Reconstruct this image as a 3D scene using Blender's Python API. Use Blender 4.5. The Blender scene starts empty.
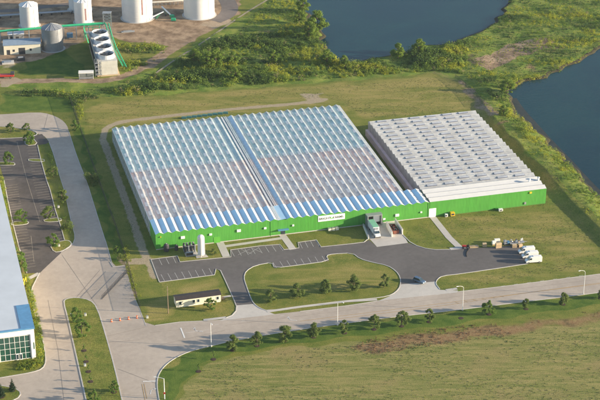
import bpy, bmesh, math, random
import numpy as np
from mathutils import Vector, Matrix, noise as mnoise
random.seed(7); rng = np.random.default_rng(7)
C = bpy.context.scene.collection
SC = bpy.context.scene
# ------------------------------------------------------------------ camera model (aerial view)
F, TILT, CH = 1655.0, math.radians(25.8), 300.0
ct, st_ = math.cos(TILT), math.sin(TILT)
def P(x, y, z=0.0):
    """map a surveyed photo coordinate to the world point at height z"""
    dx = x-300; dy = 200-y
    d = (dx, F*ct+dy*st_, -F*st_+dy*ct)
    t = (CH-z)/-d[2]
    return Vector((d[0]*t, d[1]*t, z))
def P2(x, y, z=0.0):
    p = P(x, y, z); return (p.x, p.y)
cam = bpy.data.cameras.new('camera'); co = bpy.data.objects.new('camera', cam); C.objects.link(co)
co.location = (0, 0, CH); co.rotation_euler = (math.pi/2-TILT, 0, 0)
cam.sensor_width = 36; cam.lens = F/600*36; cam.clip_start = 1; cam.clip_end = 20000
SC.camera = co
TH = math.radians(14.8); U = Vector((math.cos(TH), math.sin(TH), 0)); V = Vector((-math.sin(TH), math.cos(TH), 0))
ORG = Vector((-56.4, 575.5, 0))
def L(u, v, z=0): return ORG+U*u+V*v+Vector((0, 0, z))
def toUV(p): d = p-ORG; return d.dot(U), d.dot(V)
# ------------------------------------------------------------------ materials
def mat(name, col, rough=.85, metal=0., var=.12, scale=.6, spec=.3, bump=0., bscale=3., fine=None, emit=None):
    m = bpy.data.materials.new(name); m.use_nodes = True; nt = m.node_tree; N = nt.nodes; Lk = nt.links
    b = N['Principled BSDF']; b.inputs['Roughness'].default_value = rough; b.inputs['Metallic'].default_value = metal
    b.inputs['Specular IOR Level'].default_value = spec
    tc = N.new('ShaderNodeTexCoord')
    n = N.new('ShaderNodeTexNoise'); n.inputs['Scale'].default_value = scale; n.inputs['Detail'].default_value = 5
    n.inputs['Roughness'].default_value = .65
    Lk.new(tc.outputs['Object'], n.inputs['Vector'])
    mx = N.new('ShaderNodeMix'); mx.data_type = 'RGBA'
    rmp = N.new('ShaderNodeMapRange'); rmp.inputs[1].default_value = .3; rmp.inputs[2].default_value = .7
    Lk.new(n.outputs['Fac'], rmp.inputs[0]); Lk.new(rmp.outputs[0], mx.inputs[0])
    mx.inputs[6].default_value = [c*(1-var) for c in col]+[1]; mx.inputs[7].default_value = [min(1, c*(1+var)) for c in col]+[1]
    Lk.new(mx.outputs[2], b.inputs['Base Color'])
    if bump:
        n2 = N.new('ShaderNodeTexNoise'); n2.inputs['Scale'].default_value = bscale; n2.inputs['Detail'].default_value = 6
        Lk.new(tc.outputs['Object'], n2.inputs['Vector'])
        bp = N.new('ShaderNodeBump'); bp.inputs['Strength'].default_value = bump; bp.inputs['Distance'].default_value = .3
        Lk.new(n2.outputs['Fac'], bp.inputs['Height']); Lk.new(bp.outputs['Normal'], b.inputs['Normal'])
    return m
def nmix(nt, fac, a, b):
    mx = nt.nodes.new('ShaderNodeMix'); mx.data_type = 'RGBA'
    if hasattr(fac, 'links') or hasattr(fac, 'is_linked'): nt.links.new(fac, mx.inputs[0])
    else: mx.inputs[0].default_value = fac
    for s, i in ((a, 6), (b, 7)):
        if isinstance(s, (tuple, list)): mx.inputs[i].default_value = list(s)+[1]
        else: nt.links.new(s, mx.inputs[i])
    return mx.outputs[2]
def nmath(nt, op, a, b=None, c=None):
    n = nt.nodes.new('ShaderNodeMath'); n.operation = op
    for i, s in enumerate((a, b, c)):
        if s is None: continue
        if isinstance(s, (int, float)): n.inputs[i].default_value = s
        else: nt.links.new(s, n.inputs[i])
    return n.outputs[0]
def nnoise(nt, vec, scale, detail=5, rough=.6, dist=0):
    n = nt.nodes.new('ShaderNodeTexNoise'); n.inputs['Scale'].default_value = scale; n.inputs['Detail'].default_value = detail
    n.inputs['Roughness'].default_value = rough; n.inputs['Distortion'].default_value = dist
    nt.links.new(vec, n.inputs['Vector']); return n.outputs['Fac']
def nrange(nt, v, a, b, c=0, d=1):
    n = nt.nodes.new('ShaderNodeMapRange'); n.interpolation_type = 'SMOOTHSTEP'
    nt.links.new(v, n.inputs[0])
    for i, s in enumerate((a, b, c, d)): n.inputs[i+1].default_value = s
    return n.outputs[0]
def nmap(nt, vec, rot=0, scale=(1, 1, 1)):
    n = nt.nodes.new('ShaderNodeMapping'); n.inputs['Rotation'].default_value = (0, 0, rot); n.inputs['Scale'].default_value = scale
    nt.links.new(vec, n.inputs['Vector']); return n.outputs[0]
CH_ATT = ['dry', 'lush', 'field', 'dirt', 'gravel', 'red', 'marsh', 'shore']
def ground_material(name, attrs):
    m = bpy.data.materials.new(name); m.use_nodes = True; nt = m.node_tree; N = nt.nodes; b = N['Principled BSDF']
    b.inputs['Roughness'].default_value = .95; b.inputs['Specular IOR Level'].default_value = .1
    geo = N.new('ShaderNodeNewGeometry'); pos = geo.outputs['Position']
    big = nnoise(nt, pos, .035, 4, .6, .5); mid = nnoise(nt, pos, .16, 5, .65); fine = nnoise(nt, pos, .9, 5, .75); tiny = nnoise(nt, pos, 3.2, 3, .7)
    streak = nnoise(nt, nmap(nt, pos, -TH, (.035, .14, 1)), 1., 6, .7, .8)
    g1, g2, dryc = (.110, .145, .026), (.195, .195, .044), (.285, .238, .072)
    f = nrange(nt, nmath(nt, 'ADD', nmath(nt, 'MULTIPLY', mid, .62), nmath(nt, 'MULTIPLY', streak, .38)), .36, .64)
    col = nmix(nt, f, g1, g2)
    f = nrange(nt, nmath(nt, 'ADD', nmath(nt, 'MULTIPLY', big, .6), nmath(nt, 'MULTIPLY', fine, .4)), .5, .68)
    col = nmix(nt, f, col, dryc)
    if attrs:
        def att(n_, jit=.7, src=mid, lo=.35, hi=.65):
            a = N.new('ShaderNodeAttribute'); a.attribute_name = n_
            v = nmath(nt, 'ADD', a.outputs['Fac'], nmath(nt, 'MULTIPLY', nmath(nt, 'SUBTRACT', src, .5), jit))
            return nrange(nt, v, lo, hi)
        pal = nmix(nt, nrange(nt, streak, .35, .65), (.21, .20, .05), (.31, .25, .085))
        col = nmix(nt, nmath(nt, 'MULTIPLY', att('dry', 1.6, streak, .2, .9), .9), col, pal)
        col = nmix(nt, att('lush', .9), col, nmix(nt, nrange(nt, mid, .35, .65), (.060, .112, .017), (.112, .158, .028)))
        # stubble field: rows parallel to the road
        rows = nnoise(nt, nmap(nt, pos, -TH+.02, (.05, .42, 1)), 1., 6, .75, .5)
        rows2 = nnoise(nt, nmap(nt, pos, -TH+.02, (.16, 1.5, 1)), 1., 5, .75, .2)
        rr = nmath(nt, 'ADD', nmath(nt, 'MULTIPLY', rows, .55), nmath(nt, 'MULTIPLY', rows2, .45))
        fc = nmix(nt, nrange(nt, rr, .40, .60), (.150, .170, .044), (.300, .255, .095))
        fc = nmix(nt, nrange(nt, nnoise(nt, pos, .5, 6, .8), .54, .68), fc, (.120, .145, .040))
        fc = nmix(nt, nrange(nt, big, .5, .7), fc, (.27, .215, .09))
        col = nmix(nt, att('field', .5), col, fc)
        mc = nmix(nt, nrange(nt, mid, .35, .65), (.105, .170, .026), (.21, .235, .05))
        mc = nmix(nt, nrange(nt, big, .60, .72), mc, (.23, .155, .085))
        col = nmix(nt, att('marsh', .6), col, mc)
        col = nmix(nt, att('dirt', .8), col, nmix(nt, nrange(nt, mid, .3, .7), (.17, .115, .075), (.40, .29, .19)))
        col = nmix(nt, nmath(nt, 'MULTIPLY', att('gravel', .7), .85), col, nmix(nt, nrange(nt, fine, .3, .7), (.33, .26, .18), (.42, .34, .25)))
        rc = nmix(nt, nrange(nt, fine, .35, .65), (.25, .12, .07), (.30, .20, .11))
        rc = nmix(nt, nrange(nt, mid, .5, .66), rc, (.12, .075, .045))
        col = nmix(nt, nmath(nt, 'MULTIPLY', att('red', 2.2, nmath(nt, 'ADD', nmath(nt, 'MULTIPLY', mid, .6), nmath(nt, 'MULTIPLY', streak, .4)), .3, 1.0), .8), col, rc)
        col = nmix(nt, att('shore', .4), col, (.050, .045, .028))
    col2 = nmix(nt, nrange(nt, tiny, .25, .75), (.5, .5, .5), (1.35, 1.35, 1.35))
    mm = N.new('ShaderNodeMix'); mm.data_type = 'RGBA'; mm.blend_type = 'MULTIPLY'; mm.inputs[0].default_value = 1
    nt.links.new(col, mm.inputs[6]); nt.links.new(col2, mm.inputs[7])
    nt.links.new(mm.outputs[2], b.inputs['Base Color'])
    bp = N.new('ShaderNodeBump'); bp.inputs['Strength'].default_value = .35; bp.inputs['Distance'].default_value = .25
    nt.links.new(nmath(nt, 'ADD', fine, tiny), bp.inputs['Height']); nt.links.new(bp.outputs['Normal'], b.inputs['Normal'])
    return m
M = {}
M['ground'] = ground_material('meadow', True); M['lawn'] = ground_material('lawn', False)
def pave_material(name, c, tone=.14, crack=True, tarlines=0):
    m = bpy.data.materials.new(name); m.use_nodes = True; nt = m.node_tree; N = nt.nodes; b = N['Principled BSDF']
    b.inputs['Roughness'].default_value = .85; b.inputs['Specular IOR Level'].default_value = .25
    geo = N.new('ShaderNodeNewGeometry'); pos = geo.outputs['Position']
    big = nnoise(nt, pos, .05, 4, .6); mid = nnoise(nt, pos, .45, 6, .7); fine = nnoise(nt, pos, 4., 3, .7)
    v = nmath(nt, 'ADD', nmath(nt, 'MULTIPLY', big, .45), nmath(nt, 'ADD', nmath(nt, 'MULTIPLY', mid, .35), nmath(nt, 'MULTIPLY', fine, .2)))
    col = nmix(nt, nrange(nt, v, .36, .64), [x*(1-tone) for x in c], [x*(1+tone) for x in c])
    if crack:
        vo = N.new('ShaderNodeTexVoronoi'); vo.feature = 'DISTANCE_TO_EDGE'; vo.inputs['Scale'].default_value = .085
        nt.links.new(nmap(nt, pos, -.26), vo.inputs['Vector'])
        k = nrange(nt, vo.outputs['Distance'], .004, .012, 1, 0)
        col = nmix(nt, nmath(nt, 'MULTIPLY', k, nrange(nt, mid, .5, .65, 0, .3)), col, [x*.45 for x in c])
    st = nrange(nt, nnoise(nt, pos, .7, 5, .8, .4), .60, .70, 0, .45)
    col = nmix(nt, st, col, [x*.62 for x in c])
    pt = N.new('ShaderNodeTexVoronoi'); pt.inputs['Scale'].default_value = .11; pt.feature = 'F1'; nt.links.new(nmap(nt, pos, -TH), pt.inputs['Vector'])
    sp = N.new('ShaderNodeSeparateColor'); nt.links.new(pt.outputs['Color'], sp.inputs[0])
    col = nmix(nt, nrange(nt, sp.outputs[0], .0, 1., 0, .08), col, [x*.7 for x in c])
    nt.links.new(col, b.inputs['Base Color'])
    return m
M['road'] = pave_material('concrete_road', (.39, .33, .272))
M['conc'] = pave_material('pale_concrete', (.47, .435, .39), .1)
M['asph'] = pave_material('asphalt', (.122, .110, .104), .18)
M['asph_old'] = pave_material('old_asphalt', (.082, .072, .068), .3)
M['track'] = pave_material('worn_tarmac', (.14, .12, .11), .2)
M['kerb'] = mat('kerb_concrete', (.43, .41, .38), scale=.4)
M['white_paint'] = mat('white_road_paint', (.62, .61, .58), var=.2, scale=2)
M['lot_paint'] = mat('worn_white_paint', (.50, .48, .45), var=.3, scale=2)
M['stall_paint'] = mat('faded_stall_paint', (.30, .26, .21), var=.3, scale=2)
M['yellow_paint'] = mat('faded_yellow_paint', (.36, .24, .11), var=.2, scale=1.2)
M['tar'] = mat('joint_tar', (.20, .17, .145), var=.2)
M['mulch'] = mat('mulch', (.05, .032, .022), var=.4, scale=3)
def water_material():
    m = bpy.data.materials.new('lake_water'); m.use_nodes = True; nt = m.node_tree; N = nt.nodes; b = N['Principled BSDF']
    geo = N.new('ShaderNodeNewGeometry'); pos = geo.outputs['Position']
    a = nnoise(nt, pos, .02, 4, .6, .6)
    nt.links.new(nmix(nt, nrange(nt, a, .35, .65), (.005, .028, .038), (.008, .038, .042)), b.inputs['Base Color'])
    b.inputs['Roughness'].default_value = .1; b.inputs['Specular IOR Level'].default_value = .22; b.inputs['IOR'].default_value = 1.33
    wb = nnoise(nt, nmap(nt, pos, .5, (.012, .05, 1)), 1., 5, .65, .8); nt.links.new(nrange(nt, wb, .35, .7, .05, .2), b.inputs['Roughness'])
    w = nnoise(nt, nmap(nt, pos, .3, (.5, 1.1, 1)), 1.0, 7, .7, .6)
    bp = N.new('ShaderNodeBump'); bp.inputs['Strength'].default_value = .35; bp.inputs['Distance'].default_value = .12
    nt.links.new(w, bp.inputs['Height']); nt.links.new(bp.outputs['Normal'], b.inputs['Normal'])
    return m
M['water'] = water_material()
def glass_roof_material(name, tint, trans, diff, rough=.35):
    m = bpy.data.materials.new(name); m.use_nodes = True; nt = m.node_tree; N = nt.nodes; Lk = nt.links
    for n in list(N): N.remove(n)
    out = N.new('ShaderNodeOutputMaterial'); pr = N.new('ShaderNodeBsdfPrincipled'); tr = N.new('ShaderNodeBsdfTransparent'); mx = N.new('ShaderNodeMixShader')
    geo = N.new('ShaderNodeNewGeometry'); pos = geo.outputs['Position']
    n1 = nnoise(nt, pos, .35, 4, .6)
    Lk.new(nmix(nt, nrange(nt, n1, .3, .7), [c*.86 for c in diff], [min(1, c*1.1) for c in diff]), pr.inputs['Base Color'])
    pr.inputs['Roughness'].default_value = rough; pr.inputs['Specular IOR Level'].default_value = .6
    tr.inputs['Color'].default_value = list(tint)+[1]
    Lk.new(nrange(nt, n1, .2, .8, 1-trans-.07, 1-trans+.07), mx.inputs[0])
    Lk.new(tr.outputs[0], mx.inputs[1]); Lk.new(pr.outputs[0], mx.inputs[2]); Lk.new(mx.outputs[0], out.inputs[0])
    return m
M['glass'] = glass_roof_material('whitewashed_glass', (.98, 1, 1), .58, (.66, .68, .68))
M['side_glass'] = glass_roof_material('side_wall_glass', (.9, .95, .95), .08, (.20, .25, .26))
M['glass2'] = glass_roof_material('shaded_roof_glass', (.95, .93, .9), .08, (.40, .41, .41), .6)
M['vent'] = glass_roof_material('vent_glass', (.95, .97, 1), .55, (.62, .64, .66))
M['vent2'] = glass_roof_material('vent_glass_grey', (.9, .9, .95), .12, (.52, .53, .54), .5)
M['metal_roof'] = mat('sky_tinted_metal_roof', (.50, .72, .84), rough=.5, metal=.0, var=.06, scale=.25, spec=.6)  # blue sky on the shaded slopes of the white roof, put into the colour
M['white_roof'] = mat('white_metal_roof', (.54, .54, .53), rough=.5, var=.04, scale=.3)
M['white_metal'] = mat('white_metal', (.68, .68, .67), rough=.4, var=.04)
M['green_wall'] = mat('bright_green_cladding', (.052, .26, .028), rough=.55, var=.06, scale=.2)
def clad(name, col):
    m = bpy.data.materials.new(name); m.use_nodes = True; nt = m.node_tree; N = nt.nodes; b = N['Principled BSDF']; b.inputs['Roughness'].default_value = .5
    tc = N.new('ShaderNodeTexCoord'); v = tc.outputs['Object']
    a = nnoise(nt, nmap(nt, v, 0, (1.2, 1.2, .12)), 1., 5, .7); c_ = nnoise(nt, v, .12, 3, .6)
    cc = nmix(nt, nrange(nt, a, .35, .7), [x*.86 for x in col], [x*1.1 for x in col]); cc = nmix(nt, nrange(nt, c_, .35, .65, 0, .35), cc, (.085, .30, .05))
    sx = N.new('ShaderNodeSeparateXYZ'); nt.links.new(v, sx.inputs[0])
    fr = nmath(nt, 'FRACT', nmath(nt, 'DIVIDE', sx.outputs[0], 3.3)); seam = nrange(nt, nmath(nt, 'ABSOLUTE', nmath(nt, 'SUBTRACT', fr, .5)), .47, .495, 0, .22)
    cc = nmix(nt, seam, cc, [x*.55 for x in col])
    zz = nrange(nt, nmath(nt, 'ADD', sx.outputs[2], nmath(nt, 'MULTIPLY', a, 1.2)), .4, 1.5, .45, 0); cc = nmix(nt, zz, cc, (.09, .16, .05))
    nt.links.new(cc, b.inputs['Base Color'])
    wv = nmath(nt, 'SINE', nmath(nt, 'MULTIPLY', sx.outputs[0], 20.)); bp = N.new('ShaderNodeBump'); bp.inputs['Strength'].default_value = .2; bp.inputs['Distance'].default_value = .05
    nt.links.new(wv, bp.inputs['Height']); nt.links.new(bp.outputs['Normal'], b.inputs['Normal']); return m
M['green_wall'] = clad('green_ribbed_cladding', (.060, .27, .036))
M['green_dark'] = mat('green_trim', (.035, .2, .02), rough=.5)
M['pinkwall'] = mat('pink_glow_tinted_wall', (.85, .60, .56), var=.12, scale=.3)  # pale pink stands in for inside light glowing through the wall
M['brownglass'] = glass_roof_material('brownish_side_glass', (.8, .7, .65), .1, (.46, .37, .34), .5)
def bed_material(name, a, b_, c_):
    m = bpy.data.materials.new(name); m.use_nodes = True; nt = m.node_tree; N = nt.nodes; b = N['Principled BSDF']
    geo = N.new('ShaderNodeNewGeometry'); pos = geo.outputs['Position']
    r = nnoise(nt, nmap(nt, pos, -TH, (.5, .05, 1)), 1, 3); g = nnoise(nt, pos, .07, 3, .6)
    col = nmix(nt, nrange(nt, r, .4, .6), a, b_)
    nt.links.new(nmix(nt, nrange(nt, g, .48, .62), col, c_), b.inputs['Base Color']); b.inputs['Roughness'].default_value = .9
    return m
M['lettuce'] = bed_material('lettuce_beds', (.30, .54, .58), (.38, .62, .64), (.34, .56, .56))
M['pinkbed'] = bed_material('seedling_beds', (.56, .47, .46), (.66, .57, .54), (.80, .48, .38))
M['grey'] = mat('grey_metal', (.32, .33, .34), rough=.5, metal=.4)
M['dark'] = mat('dark_grey', (.045, .045, .05), rough=.6)
M['black'] = mat('black_rubber', (.015, .015, .015), rough=.8)
M['glassdark'] = mat('dark_window_glass', (.02, .035, .045), rough=.08, spec=.8, var=.1)
M['greenglass'] = mat('green_tinted_glass', (.02, .07, .055), rough=.06, spec=.9, var=.25, scale=.5)
M['cream'] = mat('cream_siding', (.66, .60, .47), var=.05)
M['dark_roof'] = mat('dark_shingle', (.045, .036, .034), rough=.7, var=.2)
M['wood'] = mat('weathered_wood', (.22, .16, .11), var=.2)
M['pallet'] = mat('pale_timber', (.48, .36, .22), var=.2, scale=2)
M['galv'] = mat('galvanised_steel', (.38, .40, .42), rough=.45, metal=.6)
M['tankwhite'] = mat('white_tank_paint', (.62, .61, .60), rough=.45, var=.05, scale=.15)
M['silo'] = mat('corrugated_grey_steel', (.27, .28, .30), rough=.5, metal=.5, var=.15, scale=.3)
M['pipegreen'] = mat('green_pipe_paint', (.03, .34, .17), rough=.5)
M['red'] = mat('red_paint', (.45, .04, .03), rough=.4)
M['orange'] = mat('orange_plastic', (.75, .12, .03), rough=.5)
M['bluegrey_roof'] = mat('blue_grey_membrane', (.50, .53, .56), rough=.55, var=.07, scale=.1)
M['bluetrim'] = mat('blue_roof_edge', (.10, .25, .42), rough=.45)
M['offwhite'] = mat('off_white_wall', (.72, .69, .62), var=.04)
M['silver'] = mat('silver_blue_paint', (.13, .19, .27), rough=.25, metal=.5, spec=.6)
M['yellow'] = mat('yellow_paint', (.62, .42, .03), rough=.5)
M['brown'] = mat('brown_panel', (.16, .09, .06))
M['signwhite'] = mat('white_sign_panel', (.86, .86, .84), rough=.5, var=.02)
M['signgrey'] = mat('grey_lettering', (.10, .12, .10), rough=.5)
M['signgreen'] = mat('green_lettering', (.10, .42, .03), rough=.5)
M['trunk'] = mat('bark', (.11, .08, .06), var=.25, scale=2)
def leaf_material(name, dark, light, yellow=None):
    m = bpy.data.materials.new(name); m.use_nodes = True; nt = m.node_tree; N = nt.nodes; b = N['Principled BSDF']
    b.inputs['Roughness'].default_value = .7; b.inputs['Specular IOR Level'].default_value = .2
    geo = N.new('ShaderNodeNewGeometry'); pos = geo.outputs['Position']
    n1 = nnoise(nt, pos, .7, 4, .7)
    col = nmix(nt, nrange(nt, n1, .35, .65), dark, light)
    if yellow:
        a = N.new('ShaderNodeAttribute'); a.attribute_name = 'tint'
        col = nmix(nt, nrange(nt, a.outputs['Fac'], .05, 1.), col, yellow)
        col = nmix(nt, nrange(nt, a.outputs['Fac'], -.05, -.8), col, (.065, .115, .030))
        col = nmix(nt, nrange(nt, a.outputs['Fac'], -.95, -1.), col, (.24, .22, .10))
    nt.links.new(col, b.inputs['Base Color'])
    tr = N.new('ShaderNodeBsdfTranslucent'); nt.links.new(col, tr.inputs['Color'])
    mx = N.new('ShaderNodeMixShader'); mx.inputs[0].default_value = .48
    nt.links.new(b.outputs[0], mx.inputs[1]); nt.links.new(tr.outputs[0], mx.inputs[2]); nt.links.new(mx.outputs[0], N['Material Output'].inputs[0])
    return m
M['leaf'] = leaf_material('leaves_mid_green', (.105, .155, .038), (.165, .220, .060))
M['leaf_bright'] = leaf_material('leaves_bright_green', (.10, .18, .032), (.155, .245, .05))
M['leaf_dark'] = leaf_material('needles_dark_green', (.020, .045, .022), (.035, .065, .030))
M['leaf_marsh'] = leaf_material('marsh_shrub_leaves', (.120, .195, .030), (.195, .275, .045), (.36, .37, .035))
# ------------------------------------------------------------------ object helpers
def tag(o, label=None, cat=None, group=None, kind=None):
    if label: o['label'] = label
    if cat: o['category'] = cat
    if group: o['group'] = group
    if kind: o['kind'] = kind
    return o
def thing(name, label, cat, loc=(0, 0, 0), rz=0, group=None):
    o = bpy.data.objects.new(name, None); C.objects.link(o); o.location = loc; o.rotation_euler = (0, 0, rz)
    o.empty_display_size = .5
    return tag(o, label, cat, group)
def mobj(name, me, m, parent=None):
    o = bpy.data.objects.new(name, me); C.objects.link(o)
    if m: me.materials.append(m)
    if parent: o.parent = parent
    return o
def copy_tree(o, parent=None):
    c = o.copy(); C.objects.link(c)
    c.parent = parent
    for ch in o.children: copy_tree(ch, c)
    return c
class B:
    """collects geometry for ONE mesh object"""
    def __init__(s): s.v = []; s.f = []
    def poly(s, pts):
        n = len(s.v); s.v += [tuple(p) for p in pts]; s.f.append(tuple(range(n, n+len(pts)))); return s
    def box(s, x0, x1, y0, y1, z0, z1):
        n = len(s.v)
        s.v += [(x, y, z) for z in (z0, z1) for x, y in ((x0, y0), (x1, y0), (x1, y1), (x0, y1))]
        s.f += [tuple(n+i for i in q) for q in ((0, 3, 2, 1), (4, 5, 6, 7), (0, 1, 5, 4), (1, 2, 6, 5), (2, 3, 7, 6), (3, 0, 4, 7))]
        return s
    def bar(s, a, b, w, h=None):
        h = h or w; a = Vector(a); b = Vector(b); d = (b-a).normalized()
        up = Vector((0, 0, 1)) if abs(d.z) < .95 else Vector((1, 0, 0))
        sd = d.cross(up).normalized()*w/2; u2 = sd.cross(d).normalized()*h/2
        n = len(s.v); s.v += [tuple(p+i*sd+j*u2) for p in (a, b) for i, j in ((-1, -1), (1, -1), (1, 1), (-1, 1))]
        s.f += [tuple(n+i for i in q) for q in ((3, 2, 1, 0), (4, 5, 6, 7), (0, 1, 5, 4), (1, 2, 6, 5), (2, 3, 7, 6), (3, 0, 4, 7))]
        return s
    def lathe(s, prof, cx=0, cy=0, seg=16, a0=0, cap=True):
        n = len(s.v)
        for r, z in prof:
            for k in range(seg):
                a = a0+2*math.pi*k/seg; s.v.append((cx+r*math.cos(a), cy+r*math.sin(a), z))
        for i in range(len(prof)-1):
            for k in range(seg):
                k2 = (k+1) % seg; s.f.append((n+i*seg+k, n+i*seg+k2, n+(i+1)*seg+k2, n+(i+1)*seg+k))
        if cap:
            s.f.append(tuple(n+(len(prof)-1)*seg+k for k in range(seg))); s.f.append(tuple(n+k for k in reversed(range(seg))))
        return s
    def tube(s, pts, r, seg=8, r2=None):
        pts = [Vector(p) for p in pts]; n = len(s.v); m = len(pts)
        for i, p in enumerate(pts):
            d = (pts[min(i+1, m-1)]-pts[max(i-1, 0)]).normalized()
            up = Vector((0, 0, 1)) if abs(d.z) < .9 else Vector((1, 0, 0))
            a = d.cross(up).normalized(); b = a.cross(d)
            rr = r if r2 is None else r+(r2-r)*i/(m-1)
            for k in range(seg):
                t = 2*math.pi*k/seg; s.v.append(tuple(p+a*rr*math.cos(t)+b*rr*math.sin(t)))
        for i in range(m-1):
            for k in range(seg):
                k2 = (k+1) % seg; s.f.append((n+i*seg+k, n+(i+1)*seg+k, n+(i+1)*seg+k2, n+i*seg+k2))
        s.f.append(tuple(n+k for k in range(seg))); s.f.append(tuple(n+(m-1)*seg+k for k in reversed(range(seg))))
        return s
    def extr(s, prof, y0, y1, taper=0., zt=1.):
        """side profile (x,z) extruded along y; points above zt pulled inward by taper"""
        n = len(s.v); k = len(prof)
        for y, sg in ((y0, 1), (y1, -1)):
            for x, z in prof: s.v.append((x, y+sg*(taper if z > zt else 0), z))
        s.f.append(tuple(n+i for i in range(k))); s.f.append(tuple(n+k+i for i in reversed(range(k))))
        for i in range(k):
            j = (i+1) % k; s.f.append((n+j, n+i, n+k+i, n+k+j))
        return s
    def mesh(s, name, smooth=False, bevel=0, fix=True):
        me = bpy.data.meshes.new(name); me.from_pydata(s.v, [], s.f)
        if fix or bevel:
            bm = bmesh.new(); bm.from_mesh(me)
            bmesh.ops.recalc_face_normals(bm, faces=bm.faces)
            if bevel: bmesh.ops.bevel(bm, geom=[e for e in bm.edges if len(e.link_faces) == 2 and e.calc_face_angle(0) > .35], offset=bevel, segments=2, affect='EDGES', profile=.6)
            bm.to_mesh(me); bm.free()
        if smooth:
            me.shade_smooth()
        me.update(); return me
    def obj(s, name, m, parent=None, smooth=False, bevel=0, fix=True):
        return mobj(name, s.mesh(name, smooth, bevel, fix), m, parent)
def chaikin(pts, n=1, closed=True):
    for _ in range(n):
        q = []; m = len(pts)
        rng_ = range(m) if closed else range(m-1)
        if not closed: q.append(pts[0])
        for i in rng_:
            a = pts[i]; b = pts[(i+1) % m]
            q += [(a[0]*.75+b[0]*.25, a[1]*.75+b[1]*.25), (a[0]*.25+b[0]*.75, a[1]*.25+b[1]*.75)]
        if not closed: q.append(pts[-1])
        pts = q
    return pts
def sheet(name, px, z, m, sm=1, struct=True):
    pts = chaikin([P2(*p) for p in px], sm) if sm else [P2(*p) for p in px]
    b = B(); b.poly([(x, y, z) for x, y in pts])
    me = b.mesh(name, fix=False)
    if me.polygons[0].normal.z < 0: me.flip_normals()
    o = mobj(name, me, m)
    if struct: o['kind'] = 'structure'
    return o
def strip_geo(b, pts, w, z0, z1, off=0, closed=False):
    pts = [Vector((p[0], p[1], 0)) for p in pts]; m = len(pts); n = len(b.v)
    for i, p in enumerate(pts):
        a = pts[(i-1) % m] if closed or i > 0 else pts[i]; c = pts[(i+1) % m] if closed or i < m-1 else pts[i]
        d = (c-a).normalized(); nr = Vector((-d.y, d.x, 0))
        for s, z in ((-1, z0), (-1, z1), (1, z1), (1, z0)):
            q = p+nr*(off+s*w/2); b.v.append((q.x, q.y, z))
    for i in range(m if closed else m-1):
        j = (i+1) % m
        for k in range(3): b.f.append((n+4*i+k, n+4*j+k, n+4*j+k+1, n+4*i+k+1))
def kerb(px, closed=False, sm=1, w=.32, h=.13, name='kerb'):
    pts = chaikin([P2(*p) for p in px], sm, closed) if sm else [P2(*p) for p in px]
    b = B(); strip_geo(b, pts, w, 0, h, closed=closed)
    o = b.obj(name, M['kerb']); o['kind'] = 'structure'; return o
def path(name, px, w, z, m, sm=1):
    pts = chaikin([P2(*p) for p in px], sm, False) if sm else [P2(*p) for p in px]
    b = B(); n = 0
    pv = [Vector((p[0], p[1], 0)) for p in pts]; k = len(pv)
    for i, p in enumerate(pv):
        d = (pv[min(i+1, k-1)]-pv[max(i-1, 0)]).normalized(); nr = Vector((-d.y, d.x, 0))
        b.v.append(tuple(p+nr*w/2+Vector((0, 0, z)))); b.v.append(tuple(p-nr*w/2+Vector((0, 0, z))))
    for i in range(k-1): b.f.append((2*i, 2*i+1, 2*i+3, 2*i+2))
    o = b.obj(name, m, fix=False); o['kind'] = 'structure'; return o
def inpoly(X, Y, poly):
    r = np.zeros(X.shape, bool); n = len(poly)
    for i in range(n):
        x1, y1 = poly[i]; x2, y2 = poly[(i+1) % n]
        if y1 == y2: continue
        c = ((y1 > Y) != (y2 > Y)) & (X < (x2-x1)*(Y-y1)/(y2-y1)+x1); r ^= c
    return r
def segdist(X, Y, pts):
    D = np.full(X.shape, 1e9)
    for (x1, y1), (x2, y2) in zip(pts[:-1], pts[1:]):
        dx, dy = x2-x1, y2-y1; t = np.clip(((X-x1)*dx+(Y-y1)*dy)/(dx*dx+dy*dy), 0, 1)
        D = np.minimum(D, np.hypot(X-x1-t*dx, Y-y1-t*dy))
    return D
def blur(a, k=1):
    for _ in range(k):
        p = np.pad(a, 1, mode='edge')
        a = (p[:-2, 1:-1]+p[2:, 1:-1]+p[1:-1, :-2]+p[1:-1, 2:]+2*p[1:-1, 1:-1])/6
    return a
# ------------------------------------------------------------------ GROUND
LAKE1 = [(302, 0), (308, 12), (315, 25), (325, 34), (323, 46), (332, 57), (340, 64), (357, 61), (392, 56), (420, 48), (450, 42), (470, 37), (490, 24), (502, 14), (509, 0), (520, -30), (500, -75), (420, -90), (330, -80), (296, -30)]
LAKE2 = [(700, -10), (640, 28), (600, 49), (562, 70), (537, 80), (515, 87), (509, 93), (510, 101), (530, 125), (560, 152), (582, 177), (600, 195), (640, 236), (700, 290), (900, 300), (900, -20)]
l1 = chaikin([P2(*p, -.7) for p in LAKE1], 2); l2 = chaikin([P2(*p, -.7) for p in LAKE2], 2)
xs = np.concatenate([[-9000, -3000, -1000, -500, -330], np.arange(-250, 251, 1.0), [300, 400, 600, 1200, 3000, 9000]])
ys = np.concatenate([[-3000, 0, 250, 380], np.arange(450, 980, 1.0), [1000, 1050, 1150, 1400, 2000, 5000, 14000]])
GX, GY = np.meshgrid(xs, ys)
wob = np.sin(GX*.31+np.sin(GY*.23)*2)*1.1+np.sin(GY*.41+GX*.17)*.8
wobx = GX+wob; woby = GY+np.sin(GX*.27)*1.2
lk = np.maximum(inpoly(wobx, woby, l1), inpoly(wobx, woby, l2)).astype(float)
lkb = blur(lk, 6)
Z = -2.6*np.clip((lkb-.25)/.75, 0, 1)
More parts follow.
